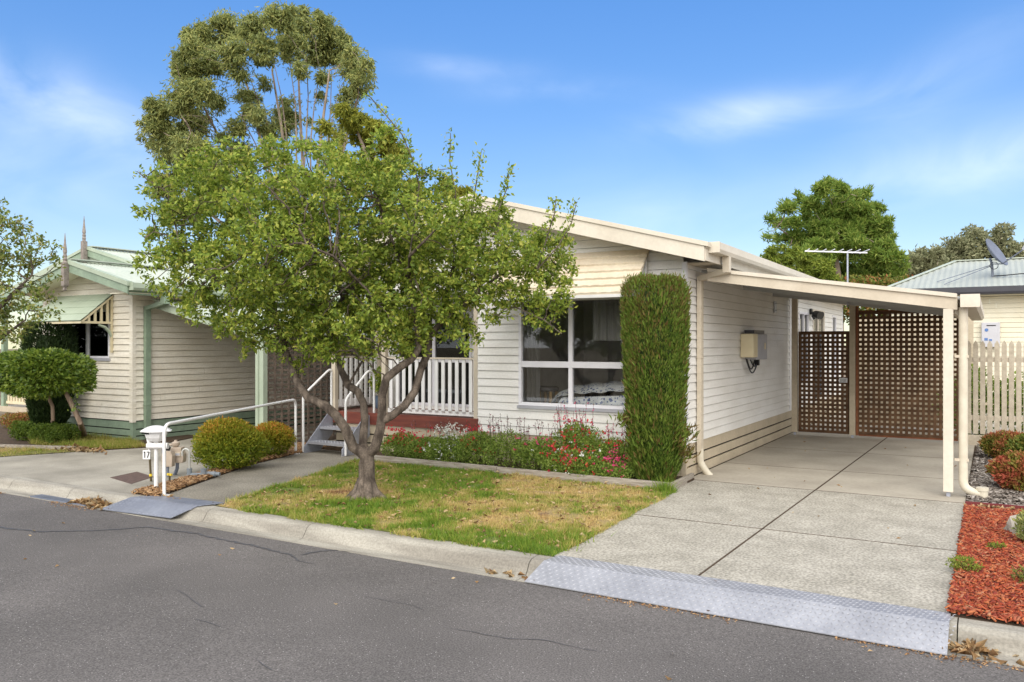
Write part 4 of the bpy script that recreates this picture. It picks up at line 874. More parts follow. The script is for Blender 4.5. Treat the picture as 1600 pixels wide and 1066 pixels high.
# front gable roof and the wide roof behind it, one shared right-hand slope
mb = MB(); xe = -12.36; corrugated(mb, nrx, xe, nr, nyg, 17.5, .076, .009)
lx = nrx-1.72; corrugated(mb, lx, nrx, nr, nyg, 11.6, .076, .009)
RX2 = -16.0; zr2 = nr(xe)+.262*(xe-RX2)
f2 = lambda x: zr2-.262*abs(x-RX2)+.004
corrugated(mb, RX2, nrx-.02, f2, 9.95, 17.5, .076, .009); corrugated(mb, -19.7, RX2, f2, 9.95, 17.5, .076, .009); mb.build('roof', roof_g, N_H)
mb = MB()
for x in (nrx,):
    for k in range(24): y = nyg+.12+k*.076; 
mb.bar((nrx,nyg+.0,nr(nrx)+.035),(nrx,10.4,nr(nrx)+.035), .22, .018); mb.bar((RX2,9.97,zr2+.035),(RX2,17.4,zr2+.035), .26, .02); mb.build('ridge_cap', roof_g, N_H)
MB().bar((nrx+.14,nyg+.1,nr(nrx+.14)-.007),(nrx+.14,11,nr(nrx+.14)-.007), .05, .004).build('ridge_shade_strip', dark, N_H)  # dark strip in the roof valleys paints the shade under the ridge cap
MB().bar((RX2+.17,10.0,f2(RX2+.17)-.007),(RX2+.17,17.2,f2(RX2+.17)-.007), .06, .004).build('ridge_shade_strip', dark, N_H)
mb = MB()
for sx, w_ in ((-1,1.70),(1,1.70)):
    x2 = nrx+sx*w_; z0, z1 = nr(nrx)-.02, nr(x2)-.02
    mb.prism([(nrx,z0),(x2,z1),(x2,z1-.16),(nrx,z0-.17)], lambda x,z:(x,nyg-.022,z), lambda x,z:(x,nyg+.0,z))
for sx in (-1,1):
    x2 = RX2+sx*3.6; z0, z1 = f2(RX2)-.02, f2(x2)-.02
    if sx > 0: x2 = nrx-.2; z1 = f2(x2)-.02
    mb.prism([(RX2,z0),(x2,z1),(x2,z1-.14),(RX2,z0-.15)], lambda x,z:(x,9.92,z), lambda x,z:(x,9.945,z))
mb.build('barge_board', green, N_H)
mb = MB()
for sx in (-1,1):
    x2 = nrx+sx*1.73; z0, z1 = nr(nrx)+.03, nr(x2)+.03
    mb.prism([(nrx,z0),(x2,z1),(x2,z1-.075),(nrx,z0-.075)], lambda x,z:(x,nyg-.045,z), lambda x,z:(x,nyg+.05,z))
    x2 = RX2+sx*3.6 if sx < 0 else nrx-.2; z0, z1 = f2(RX2)+.03, f2(x2)+.03
    mb.prism([(RX2,z0),(x2,z1),(x2,z1-.06),(RX2,z0-.06)], lambda x,z:(x,9.90,z), lambda x,z:(x,9.99,z))
mb.build('barge_cap', green_l, N_H)
mb = MB(); mb.prism([(RX2,f2(RX2)-.1),(nrx-.2,f2(nrx-.2)-.1),(nrx-.2,2.6),(-19.4,2.6),(-19.4,f2(-19.4)-.1)], lambda x,z:(x,9.98,z), lambda x,z:(x,10.0,z)); mb.build('gable_panel', green_l, N_H)
mb = MB()
for sx in (-1,1):
    x2 = nrx+sx*1.69; z0, z1 = nr(nrx)-.10, nr(x2)-.10
    mb.prism([(nrx,z0),(x2,z1),(x2,z1-.012),(nrx,z0-.012)], lambda x,z:(x,nyg+.002,z), lambda x,z:(x,nyf+.02,z))
mb.box(nx1+.001,-12.40,nyg+.03,17,2.555,2.57); mb.build('soffit', siding_c, N_H)
gp = [(-12.40,2.60),(-12.29,2.60),(-12.262,2.64),(-12.262,2.725),(-12.275,2.725),(-12.275,2.65),(-12.30,2.615),(-12.388,2.615),(-12.388,2.71),(-12.40,2.71)]
mb = MB(); mb.prism(gp, lambda x,z:(x,nyg+.02,z), lambda x,z:(x,17.3,z)); mb.box(-12.40,-12.26,nyg+.006,nyg+.019,2.60,2.73); mb.build('gutter', green_l, N_H); MB().box(-12.42,-12.402,nyg+.0255,17.2,2.53,2.70).build('fascia', green, N_H)
for x, y, z in ((nrx, nyg-.07, 2.76), (RX2, 9.87, zr2-.25)):
    mb = MB(); mb.lathe((x,y,z), [(.012,-.12),(.03,-.10),(.022,-.06),(.045,-.03),(.045,.38)], sq=True); mb.lathe((x,y,z+.38), [(.045,0),(.028,.03),(.040,.06),(.028,.09),(.038,.12),(.026,.15),(.036,.19),(.018,.35),(.004,.52)], 10); mb.build('finial', finial_m, N_H)
mb = MB(); mb.box(-12.40,-12.30,9.02,9.13,2.40,2.61); mb.bar((-12.35,9.07,2.42),(-12.85,9.10,2.34),.085,.07); mb.box(-12.908,-12.838,9.055,9.155,.10,2.37); mb.box(-12.912,-12.83,9.045,9.165,.62,.635); mb.box(-12.912,-12.83,9.045,9.165,1.82,1.835); mb.build('downpipe', green, N_H)
nw = window(N_H, -14.96, -13.58, 1.45, 2.32, nyf, mull=((-14.27,.06),), m=lilac, gl=glass, fw=.035)
MB().box(-15.0,-13.55,nyf-.04,nyf-.001,1.40,1.448).build('sill', grey_p, nw)
mb = MB()
for k in range(34): z = 1.48+k*.024; mb.add([(-14.24,nyf+.05,z),(-13.62,nyf+.05,z),(-13.62,nyf+.065,z+.020),(-14.24,nyf+.065,z+.020)], [(0,1,2,3)])
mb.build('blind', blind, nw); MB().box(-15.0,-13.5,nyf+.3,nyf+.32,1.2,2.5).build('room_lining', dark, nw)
# sage awning with yellow-cream fretwork ends
aw2 = awning(N_H, -15.16, -13.46, nyf-.015, 2.60, 8.25, 2.11, 4, green_l, .006, .01, .12)
for x in (-15.14, -13.48):
    mb = MB(); mb.bar((x,8.27,2.09),(x,nyf-.02,2.56),.03,.045,(1,0,0)); mb.box(x-.015,x+.015,8.27,nyf-.02,2.06,2.10); mb.box(x-.0149,x+.0149,nyf-.055,nyf-.015,1.55,2.55)
    for k in range(4): y = 8.40+k*.115; mb.box(x-.012,x+.012,y-.02,y+.02,2.10,2.08+(y-8.27)/.57*.46)
    mb.build('awning_bracket', yellowcream, aw2)
    mb = MB(); mb.tube([(x,8.83,1.80),(x,8.78,1.92),(x,8.70,2.0),(x,8.58,2.04)], [.012,.03,.028,.02], 8); mb.build('scroll_bracket', green_l, aw2)
MB().box(-15.15,-13.47,8.25,8.285,2.06,2.095).build('awning_rail', yellowcream, aw2)
# left wing and its porch
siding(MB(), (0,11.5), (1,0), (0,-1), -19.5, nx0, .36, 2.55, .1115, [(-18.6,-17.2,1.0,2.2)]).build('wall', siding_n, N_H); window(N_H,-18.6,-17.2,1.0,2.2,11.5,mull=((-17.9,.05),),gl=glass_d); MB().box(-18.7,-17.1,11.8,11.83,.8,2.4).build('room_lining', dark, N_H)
mb = MB(); mb.box(-19.5,-15.7,9.95,11.5,.18,.30); mb.build('porch_floor', tan, N_H)
for x in (-19.3,-17.55): MB().box(x-.05,x+.05,9.98,10.08,.30,2.6).build('porch_post', green, N_H)
mb = MB(); mb.box(-19.2,-15.7,10.01,10.05,1.15,1.20); mb.box(-19.2,-15.7,10.01,10.05,.36,.42)
for i in range(30): mb.box(-19.15+i*.115,-19.09+i*.115,10.015,10.04,.42,1.15)
mb.build('porch_rail', yellowcream, N_H); MB().box(-19.5,-15.7,9.96,10.10,2.45,2.6).build('porch_beam', green, N_H)
# its carport
NC = thing('carport', 'green trimmed lean-to carport on the side of the left house', 'carport', (-11.5, 12, 0))
nz = lambda x: 2.50-.225*(x+12.9)
mb = MB(); mb.prism([(-12.78,nz(-12.78)),(-10.05,nz(-10.05)),(-10.05,nz(-10.05)-.13),(-12.78,nz(-12.78)-.13)], lambda x,z:(x,9.18,z), lambda x,z:(x,9.22,z)); mb.build('front_beam', green_l, NC)
corrugated(MB(), -12.8, -10.0, lambda x: nz(x)+.03, 9.14, 16.5, .076, .009).build('roof', roof_g, NC)
for x, y in ((-10.12,9.25),(-10.12,12.6),(-10.12,16.2)): MB().box(x-.045,x+.045,y-.045,y+.045,0,nz(x)-.13).build('post', green_l, NC)
MB().tube([(-10.235,9.24,0),(-10.235,9.24,1.95)], .042, 12).build('downpipe', green_l, NC, smooth=True)
NL = thing('lattice_screen', 'weathered grey-brown lattice screen between the left carport and the porch', 'lattice screen', (-10.2, 11.5, 0))
lattice(MB(), 9.35, 13.9, .06, 2.0, -10.12, .15, .040, axis='y', ph=.08).build('lattice_panel', greylat, NL); mb = MB(); mb.box(-10.16,-10.09,9.31,13.95,0,.07); mb.box(-10.16,-10.09,9.31,13.95,2.0,2.06); mb.build('screen_frame', greylat, NL)
NB = thing('yard_fence', 'dark timber fence at the back of the left carport', 'fence', (-11.2, 16.4, 0)); mb = MB()
for i in range(22): mb.box(-12.9+i*.15,-12.76+i*.15,16.45,16.47,0,1.9)
mb.build('board_panel', greylat, NB); MB().box(-12.9,-9.6,16.471,16.5,1.4,1.48).build('rail', greylat, NB)

# ================================================================== VERGE THINGS
RP = thing('ramp_plate', 'long checker plate steel ramp across the whole driveway mouth', 'ramp', (-1.6, 5.57, 0)); 
def ramp(parent, fl, fr, br, bl, bendt, m, nu, nv, a=.03, b=.008):
    fl, fr, br, bl = [np.array(q, float) for q in (fl, fr, br, bl)]
    ml, mr = fl+(bl-fl)*bendt[0], fr+(br-fr)*bendt[0]; ml[2] = mr[2] = bendt[1]
    mb = MB(); t = np.array((0,0,-.006))
    for q in ((fl,fr,mr,ml),(ml,mr,br,bl)):
        mb.add([*q, *[x+t for x in q]], [(0,1,2,3),(7,6,5,4),(0,4,5,1),(1,5,6,2),(2,6,7,3),(3,7,4,0)])
    mb.build('sheet', m, parent); mb = MB()
    n1 = max(1, int(nv*bendt[0])); 
    for (p0, p1, p3, n_) in ((fl, fr, ml, n1), (ml, mr, bl, nv-n1)):
        U, V_ = p1-p0, p3-p0; nn = np.cross(U, V_); nn /= np.linalg.norm(nn); checker(mb, p0, U, V_, nn, nu, n_, a, b)
    mb.build('tread_pattern', m, parent)
ramp(RP, (-3.07,5.385,-.108), (-.225,5.365,-.108), (-.222,5.795,.012), (-2.98,5.795,.012), (.55,.0085), plate, 92, 14, .026, .009)
[MB().tube([(x,y,z),(x,y,z+.005)], .012, 10).build('bolt', rust, RP) for x, y, z in ((-3.0,5.42,-.098),(-.30,5.40,-.10),(-1.65,5.40,-.10),(-.30,5.74,.006),(-1.7,5.74,.006),(-2.9,5.74,.006))]
RS = thing('ramp_plate', 'small grey steel ramp plate at the foot of the garden path', 'ramp', (-7.6, 5.6, 0))
ramp(RS, (-8.42,5.37,-.105), (-7.31,5.44,-.095), (-6.99,5.84,.03), (-7.99,5.84,.012), (.5,.01), plate2, 36, 15, .026, .009)
[MB().tube([(x,y,z),(x,y,z+.006)], .011, 8).build('bolt', rust, RS) for x, y, z in ((-8.30,5.40,-.095),(-7.1,5.80,.022))]
HR = thing('handrail', 'white bent pipe handrail along the garden path', 'handrail', (-8.6, 7.5, 0))
MB().tube(bend([(-8.0,5.87,.0),(-8.0,5.87,.80),(-9.30,9.15,.845),(-9.30,9.15,.0)], .12, 8), .019, 12).build('pipe', white, HR, smooth=True)
for x, y in ((-8.0,5.87),(-9.30,9.15)): MB().box(x-.045,x+.045,y-.045,y+.045,.0,.012).build('foot_plate', white, HR)
# letterbox
lb = GG(244, 767); X, Y = lb
LB = thing('letterbox', 'white letterbox on a post with house number 17 and paper tube', 'letterbox', (X, Y, 0))
MB().tube([(X,Y,0),(X,Y,.50)], .024, 12).build('post', white, LB, smooth=True)
def hexl(c, prof):
    mb = MB(); rx, ry = 1, .72; n = 8; vs = []
    for r, z in prof:
        for k in range(n):
            a = 2*math.pi*(k+.5)/n; e = 1.0; px_, py_ = r*e*math.cos(a)*1.05, r*e*math.sin(a)*.8; vs.append((c[0]+px_*CS-py_*(-SN)*0+0, c[1]+py_+px_*SN*0, c[2]+z))
    m = len(prof); fs = [(i*n+k, i*n+(k+1)%n, (i+1)*n+(k+1)%n, (i+1)*n+k) for i in range(m-1) for k in range(n)]+[tuple(range(n))[::-1], tuple((m-1)*n+k for k in range(n))]
    return mb.add(vs, fs)
hexl((X,Y,.60), [(.05,-.03),(.10,-.015),(.135,.02),(.155,.075),(.155,.085)]).build('box', white, LB)
hexl((X,Y,.69), [(.155,.0),(.21,.0),(.215,.008),(.17,.03),(.12,.05),(.05,.065),(.015,.068)]).build('lid', white, LB)
MB().box(X-.09,X+.03,Y-.128,Y-.118,.668,.684).build('slot', dark, LB)
mb = MB(); mb.lathe((X,Y,.50), [(.024,0),(.035,.02),(.03,.05),(.022,.07)], 12); mb.tube([(X-.12,Y-.02,.60),(X-.09,Y-.02,.55),(X-.075,Y-.02,.50),(X-.09,Y-.02,.47)], [.02,.026,.028,.02], 8); mb.build('scroll_bracket', white, LB, smooth=True)
mb = MB(); r_ = np.array((CS,SN,0)); a, b = np.array((X,Y-.03,.525))-r_*.075, np.array((X,Y-.03,.525))+r_*.165; mb.tube([a,b], .036, 18); mb.build('paper_tube', white, LB, smooth=True)
mb = MB(); mb.tube([a-r_*.001,a-r_*.004], .028, 16); mb.build('tube_mouth', grey_p, LB)
c = np.array((X,Y-.05,.425))-r_*.065; f = np.array((SN,-CS,0)); up = np.array((0,0,1))
def quad(mb, c, w_, h, k): return mb.add([c-r_*w_/2-up*h/2+f*k, c+r_*w_/2-up*h/2+f*k, c+r_*w_/2+up*h/2+f*k, c-r_*w_/2+up*h/2+f*k, c-r_*w_/2-up*h/2, c+r_*w_/2-up*h/2, c+r_*w_/2+up*h/2, c-r_*w_/2+up*h/2], [(0,1,2,3),(5,4,7,6),(4,5,1,0),(5,6,2,1),(6,7,3,2),(7,4,0,3)])
nb = quad(MB(), c, .085, .105, .008).build('number_plate', white, LB)
def stroke(mb, p, q, t=.012):
    p, q = c+r_*p[0]+up*p[1]+f*.0095, c+r_*q[0]+up*q[1]+f*.0095; return mb.bar(p, q, .002, t, up=np.cross(q-p, f))
mb = MB(); mb.bar(c+r_*-.018+up*-.035+f*.0095, c+r_*-.018+up*.035+f*.0095, .011, .002, up=f); mb.bar(c+r_*-.030+up*.024+f*.0095, c+r_*-.020+up*.034+f*.0095, .008, .002, up=f)
mb.bar(c+r_*.004+up*.031+f*.0095, c+r_*.036+up*.031+f*.0095, .010, .002, up=f); mb.bar(c+r_*.033+up*.030+f*.0098, c+r_*.012+up*-.035+f*.0098, .011, .002, up=f); mb.build('number', black, nb)
# gas meters and pipes
gx, gy = GG(277, 742)
GM = thing('gas_meter', 'beige gas meter with small dial window beside the orange-tipped shrub', 'gas meter', (gx, gy, 0))
mb = MB(); mb.prism([(-.085,.16),(.085,.16),(.095,.20),(.095,.27),(.07,.31),(.07,.36),(-.07,.36),(-.07,.31),(-.095,.27),(-.095,.20)], lambda a,z:(gx+a*CS+.05*SN,gy+a*SN-.05*CS,z), lambda a,z:(gx+a*CS-.07*SN,gy+a*SN+.07*CS,z)); mb.build('case', beige, GM, bevel=.008)
c = np.array((gx+.03*CS+.055*SN, gy+.03*SN-.055*CS, .275)); quad(MB(), c, .075, .05, .012).build('dial_frame', cream, GM); quad(MB(), c+np.array((SN,-CS,0))*.012, .055, .03, .003).build('dial', grey_p, GM)
mb = MB(); mb.lathe((gx-.03,gy,.36), [(.02,0),(.035,.01),(.05,.03),(.05,.06),(.02,.075),(.02,.09)], 14); mb.tube([(gx-.03,gy,.39),(gx-.16,gy-.05,.385)], .014, 8); mb.build('regulator', beige, GM, smooth=True)
MB().tube(bend([(gx,gy,.16),(gx,gy,.08),(gx-.05,gy,.0)], .03), .022, 8).build('pipe', steel_d, GM)
g2x, g2y = GG(262, 745)
GN = thing('gas_meter', 'second beige gas meter mostly behind the handrail post', 'gas meter', (g2x, g2y, 0))
MB().prism([(-.06,.13),(.07,.13),(.075,.27),(.05,.33),(-.05,.33),(-.065,.27)], lambda a,z:(g2x+a*CS+.04*SN,g2y+a*SN-.04*CS,z), lambda a,z:(g2x+a*CS-.06*SN,g2y+a*SN+.06*CS,z)).build('case', beige, GN, bevel=.008)
mb = MB(); mb.tube([(g2x,g2y,.13),(g2x,g2y,0)], .018, 8); mb.tube([(g2x-.08,g2y,.0),(g2x-.09,g2y-.01,.40),(g2x,g2y,.42)], .012, 8); mb.build('pipe', steel_d, GN); mb = MB(); mb.lathe((g2x,g2y,.34), [(.03,0),(.04,.03),(.02,.06)], 10); mb.build('valve', black, GN)
sx_, sy_ = GG(236, 752); SK = thing('pipe_stake', 'thin brown pipe stake with yellow tag left of the letterbox post', 'stake', (sx_, sy_, 0)); k_ = MB().tube([(sx_,sy_,0),(sx_-.03,sy_,.36)], .013, 8).build('rod', stem_m, SK); MB().tube([(sx_-.005,sy_,.06),(sx_-.008,sy_,.09)], .018, 8).build('tag', yellow, SK)
sx_, sy_ = GG(265, 756); SK = thing('pipe_stake', 'short pipe stake with yellow tag right of the handrail foot', 'stake', (sx_, sy_, 0)); MB().tube([(sx_,sy_,0),(sx_,sy_,.12)], .012, 8).build('rod', stem_m, SK); MB().box(sx_-.04,sx_+.04,sy_-.01,sy_+.01,.10,.125).build('tag', yellow, SK)
wx, wy = GG(296, 748)
WP = thing('water_pipe', 'pale hooked water pipe rising from grey fittings beside the shrub', 'pipe', (wx, wy, 0))
MB().tube([(wx,wy,.12),(wx,wy,.33)]+[(wx-.045*CS+.045*CS*math.cos(a), wy-.045*SN+.045*SN*math.cos(a), .33+.045*math.sin(a)) for a in np.linspace(.3,3.14,8)]+[(wx-.09*CS,wy-.09*SN,.29)], .013, 10).build('hook', copper, WP, smooth=True)
mb = MB(); mb.tube([(wx,wy,.0),(wx,wy,.13)], .032, 12); mb.tube([(wx,wy,.05),(wx+.05,wy+.02,.05),(wx+.12,wy+.10,.05),(wx+.16,wy+.16,.06),(wx+.3,wy+.22,.05)], .024, 10); mb.tube([(wx+.13,wy+.11,.0),(wx+.13,wy+.11,.12)], .036, 12); mb.tube([(wx+.2,wy+.18,.05),(wx+.25,wy+.20,.05)], .034, 12); mb.build('fitting', pipe_g, WP, smooth=True)
# iron cover in the next door driveway
cv = [GG(172,746), GG(214,737), GG(240,745), GG(205,756)]
MC = MB().plate([cv[0],cv[3],cv[2],cv[1]], -.05, .0).build('utility_cover', rust); tag(MC, 'brown rusty square iron cover set in the next door driveway', 'cover')
DG = thing('drain_grate', 'grey slotted drain grate in the kerb gutter at far left', 'drain grate', (-9.2, 5.47, -.1)); mb = MB()
for i in range(34): mb.box(-9.85+i*.032, -9.835+i*.032, 5.42, 5.56, -.12, -.105)
mb.box(-9.87,-8.75,5.405,5.42,-.125,-.104); mb.box(-9.87,-8.75,5.56,5.575,-.125,-.104); mb.build('bars', steel_d, DG)
MB().box(-9.86,-8.76,5.421,5.559,-.1185,-.116).build('pit', dark, DG)
# edging
mb = MB(); mb.bar((-7.72,9.115,.035),(-5.6,9.10,.035), .045, .12); mb.bar((-5.595,9.10,.033),(-3.22,9.065,.033), .047, .115)
e1 = mb.build('timber_edging', sleeper, bevel=.004); tag(e1, 'long weathered grey timber edging along the front of the flower bed', 'edging')
e2 = MB().bar((-3.20,9.07,.035),(-3.235,9.93,.03), .045, .11).build('timber_edging', sleeper, bevel=.004); tag(e2, 'short timber edging beside the driveway at the clipped conifer', 'edging')
e3 = MB().bar((-14.2,7.18,.01),(-12.72,7.70,.01), .05, .09).build('timber_edging', sleeper, bevel=.004); tag(e3, 'grey edging between the left lawn and the low hedges', 'edging')
mb = MB(); p = [(-.24+.35*i, 9.69+.012*math.sin(i*1.7), .015) for i in range(12)]
for a, b in zip(p, p[1:]): mb.bar((a[0],a[1],.02),(b[0]-.004,b[1],.02), .022, .09)
tag(mb.build('plastic_edging', redplast), 'maroon plastic edging between the red and the grey mulch', 'edging')
c = np.array((*GG(1597,838), .05)); pr = [(.0,.13),(.06,.11),(.10,.05),(.11,-.02),(.06,-.05)]
mb = MB(); n = 9; vs = []
for r, z in [(.02,.13),(.08,.11),(.13,.05),(.14,-.02),(.10,-.06)]:
    for k in range(n): a = 6.283*k/n; q = r*(1+.25*math.sin(k*2.3+z*20)); vs.append((c[0]+q*math.cos(a)*1.0, c[1]+q*math.sin(a), c[2]+z*(1+.15*math.sin(k*1.7))))
mb.add(vs, [(i*n+k, i*n+(k+1)%n, (i+1)*n+(k+1)%n, (i+1)*n+k) for i in range(4) for k in range(n)]+[tuple(range(n))[::-1], tuple(4*n+k for k in range(n))]); tag(mb.build('rock', stone), 'pale rock lying in the red mulch at the right edge', 'rock')
c = GG(149, 686); tag(MB().box(c[0]-.05,c[0]+.07,c[1]-.05,c[1]+.05,0,.06).build('paving_block', cream, bevel=.01), 'small cream block by the green base boards', 'block')
# ================================================================== PLANTS
def cam_frame(D0):
    return lambda px, py, dd=0: W(px, py, D0+dd)
def puffs(blobs, k, f, n, droop=0):
    """leaf positions gathered in small tufts spread through each clump of the crown"""
    sub = []
    for c, r in blobs:
        for _ in range(k):
            d = rdir(1)[0]*np.array(r)*(.25+.75*rng.random()); s = f*(.55+.75*rng.random()); sub.append((np.array(c)+d, (r[0]*s, r[1]*s, r[2]*s*.72)))
    P = blob_points(sub, n, .5); return P, rdir(len(P))+np.array((0, 0, -droop))
# ---- main multi-stemmed tree
Q = cam_frame(8.99); bx, by = GG(572, 779)
base = np.array((bx, by, -.02)); fork = Q(573, 712)
limbs = [([base, base+np.array((0,0,.06)), base+np.array((.0,0,.13)), Q(573,745), fork], [.175,.145,.115,.090,.086], None),
 ([Q(551,698,-.05),Q(540,670,-.1),Q(525,649,-.12),Q(508,634,-.1),Q(482,622,-.05),Q(467,602,0),Q(457,576,.1),Q(444,546,.2),Q(432,500,.3),Q(420,440,.3),Q(400,380,.2),Q(370,320,.1)], [.060,.055,.052,.050,.047,.043,.044,.038,.032,.026,.018,.012], tuple(fork)),
 ([Q(567,694,.1),Q(570,651,.2),Q(568,631,.25),Q(559,612,.3),Q(544,602,.4),Q(532,576,.5),Q(526,548,.6),Q(515,490,.7),Q(505,420,.7),Q(500,350,.6)], [.050,.045,.044,.044,.046,.036,.032,.026,.02,.012], tuple(fork)),
 ([Q(586,700,-.05),Q(594,672,-.1),Q(597,645,-.1),Q(597,617,-.15),Q(604,591,-.2),Q(622,576,-.2),Q(642,562,-.1),Q(655,545,0),Q(650,500,.1),Q(640,440,.1),Q(610,370,0),Q(590,310,-.1)], [.058,.053,.050,.047,.045,.042,.042,.036,.030,.024,.018,.012], tuple(fork)),
 ([Q(612,650,-.1),Q(632,634,0),Q(648,612,.1),Q(657,579,.15),Q(669,550,.2),Q(671,526,.2),Q(688,506,.2),Q(698,470,.3),Q(708,420,.3),Q(735,350,.3)], [.046,.046,.044,.042,.042,.036,.034,.028,.02,.012], tuple(Q(597,655,-.1))),
 ([Q(565,566,.4),Q(592,544,.4)], [.014,.010], tuple(Q(542,600,.4))),
 ([Q(730,470,.1),Q(780,430,0),Q(840,420,-.1)], [.022,.016,.010], tuple(Q(690,503,.2))),
 ([Q(560,440,-.5),Q(520,400,-.9),Q(470,380,-1.1)], [.018,.014,.010], tuple(Q(515,490,.7))),
 ([Q(640,400,-.6),Q(680,360,-1.0)], [.018,.010], tuple(Q(640,440,.1))),
 ([Q(360,450,-.2),Q(310,420,-.3),Q(280,380,-.3)], [.018,.014,.010], tuple(Q(425,470,.3))),
 # long whips above the crown
 ([Q(655,290,-.2),Q(643,245,-.3),Q(628,210,-.35),Q(603,180,-.4),Q(575,148,-.4)], [.0075,.0065,.006,.0058,.0056], tuple(Q(640,400,-.6))),
 ([Q(712,300,.2),Q(703,255,.2),Q(704,208,.2)], [.0075,.0065,.006], tuple(Q(708,420,.3))),
 ([Q(742,300,.2),Q(748,262,.2),Q(752,236,.2)], [.0075,.0065,.006], tuple(Q(735,350,.3))),
 ([Q(778,330,0),Q(792,295,0),Q(796,262,0)], [.0075,.0065,.006], tuple(Q(780,430,0))),
 ([Q(855,370,-.1),Q(866,335,-.1),Q(869,310,-.1)], [.0075,.0065,.006], tuple(Q(840,420,-.1))),
 ([Q(872,385,-.1),Q(893,348,-.1),Q(901,316,-.1)], [.0075,.0065,.006], tuple(Q(840,420,-.1))),
 ([Q(262,300,-.2),Q(236,285,-.2),Q(214,268,-.2)], [.0075,.0065,.006], tuple(Q(280,380,-.3))),
 ([Q(262,368,-.3),Q(240,362,-.3),Q(226,372,-.3)], [.0075,.0065,.006], tuple(Q(280,380,-.3))),
 ([Q(318,255,0),Q(322,232,0)], [.0075,.0065], tuple(Q(370,320,.1))),
 ([Q(805,480,.0),Q(850,500,-.1),Q(878,522,-.1)], [.0075,.0065,.006], tuple(Q(780,430,0))),
]
pb = [(300,300,48),(262,320,34),(345,270,42),(400,262,45),(460,262,45),(520,262,45),(575,272,36),(622,290,32),(660,300,40),(330,350,60),(285,372,34),(400,335,62),(470,330,65),(545,325,65),(610,325,60),(675,350,50),(720,355,42),(765,335,38),(300,420,50),(280,395,28),(360,415,62),(430,410,65),(500,405,70),(575,400,70),(645,405,62),(705,415,52),(760,400,50),(810,390,44),(850,400,36),(885,425,26),(330,470,46),(390,480,55),(455,480,62),(520,480,60),(585,470,60),(650,475,52),(700,470,40),(755,460,42),(805,450,40),(850,455,34),(886,455,20),(420,525,30),(470,530,30),(520,530,34),(600,515,40),(650,520,34),(715,510,26),(745,540,14),(775,490,24),(845,508,16),(865,515,12),(375,515,24),(395,535,22),(440,548,16),(405,505,22),(620,545,18),(540,545,18),(575,535,20)]
blobs = []
for x, y, r in pb:
    if not r: continue
    d = (rng.random()-.5)*1.0*(r/60); wide = 1.35+.5*(1-abs(x-560)/380)
    blobs.append((Q(x, y, d), (r*.0071, r*.0071*wide*1.25, r*.0071)))
ring = [b for b in blobs]
MT = grow_tree('street_tree', 'leafy multi-stemmed ornamental tree growing in the front lawn', 'tree', base, limbs, blobs, 5000, .065, .55, .085, .0040, L_pear, bark_g, .053, .50, 24, .095, droop=.15, jitter=.28, tubes_n=6, extra=(np.vstack([np.repeat([Q(*p) for p in [(643-i*2,245-i*5) for i in range(9)]+[(620-i*6,200-i*6.5) for i in range(9)]+[(703,300-i*10) for i in range(10)]+[(744+i,300-i*8) for i in range(9)]+[(780+i*2,325-i*7) for i in range(10)]+[(857+i*1.5,365-i*6) for i in range(10)]+[(873+i*3,380-i*7) for i in range(10)]+[(262-i*5,300-i*3.5) for i in range(10)]+[(262-i*4,366) for i in range(10)]+[(318,255-i*3) for i in range(8)]+[(810+i*8,480+i*5) for i in range(9)]+[(655-i*.6,300-i*6) for i in range(9)]], 9, 0)+rng.normal(size=(9*113, 3))*.035]), rdir(9*113)+np.array((0,0,.3))))
# root flare and knots
mb = MB()
for a, l in ((.3,.26),(1.5,.2),(2.6,.24),(3.7,.24),(4.7,.3),(5.6,.26)):
    mb.tube([(bx+.04*math.cos(a),by+.04*math.sin(a),.2),(bx+.10*math.cos(a),by+.10*math.sin(a),.07),(bx+l*math.cos(a),by+l*math.sin(a),-.02)], [.06,.055,.02], 10)
mb.build('root_flare', bark_g, MT, smooth=True)
# ---- tall gum behind
Q = cam_frame(32); gb = Q(470, 538); gb = np.array((gb[0], gb[1], 0))
limbs = [([gb, Q(478,470), Q(480,400)], [.28,.20,.12], None)]
for (p0, pts) in [((480,430),[(440,330),(410,230),(385,130),(360,90)]),((480,420),[(455,320),(440,200),(425,110)]),((482,410),[(475,300),(470,200),(465,90)]),((482,400),[(492,300),(503,200),(515,110)]),((485,410),[(520,300),(545,200),(560,150)]),((488,430),[(540,310),(575,250)]),((478,440),[(400,340),(330,260),(290,190)]),((476,450),[(370,370),(290,300),(250,260)]),((478,430),[(420,320),(350,230),(310,150)])]:
    k = len(pts); limbs.append(([Q(x, y, rng.uniform(-2.2,2.2)*(i+1)/k) for i, (x, y) in enumerate(pts)], list(np.linspace(.075,.035,k)), tuple(Q(*p0))))
for (x1, y1) in ((395,120),(425,95),(450,100),(475,90),(498,110),(520,120),(535,135),(550,160),(560,185),(568,215),(405,160),(350,200),(375,180)):
    x0 = 478+(x1-478)*.12; limbs.append(([Q(x0+(x1-x0)*t+6*math.sin(t*5+x1), 420+(y1-420)*t**.9, rng.uniform(-1.5,1.5)*t) for t in (.3,.6,.8,1)], [.040,.030,.022,.014], tuple(Q(480,410))))
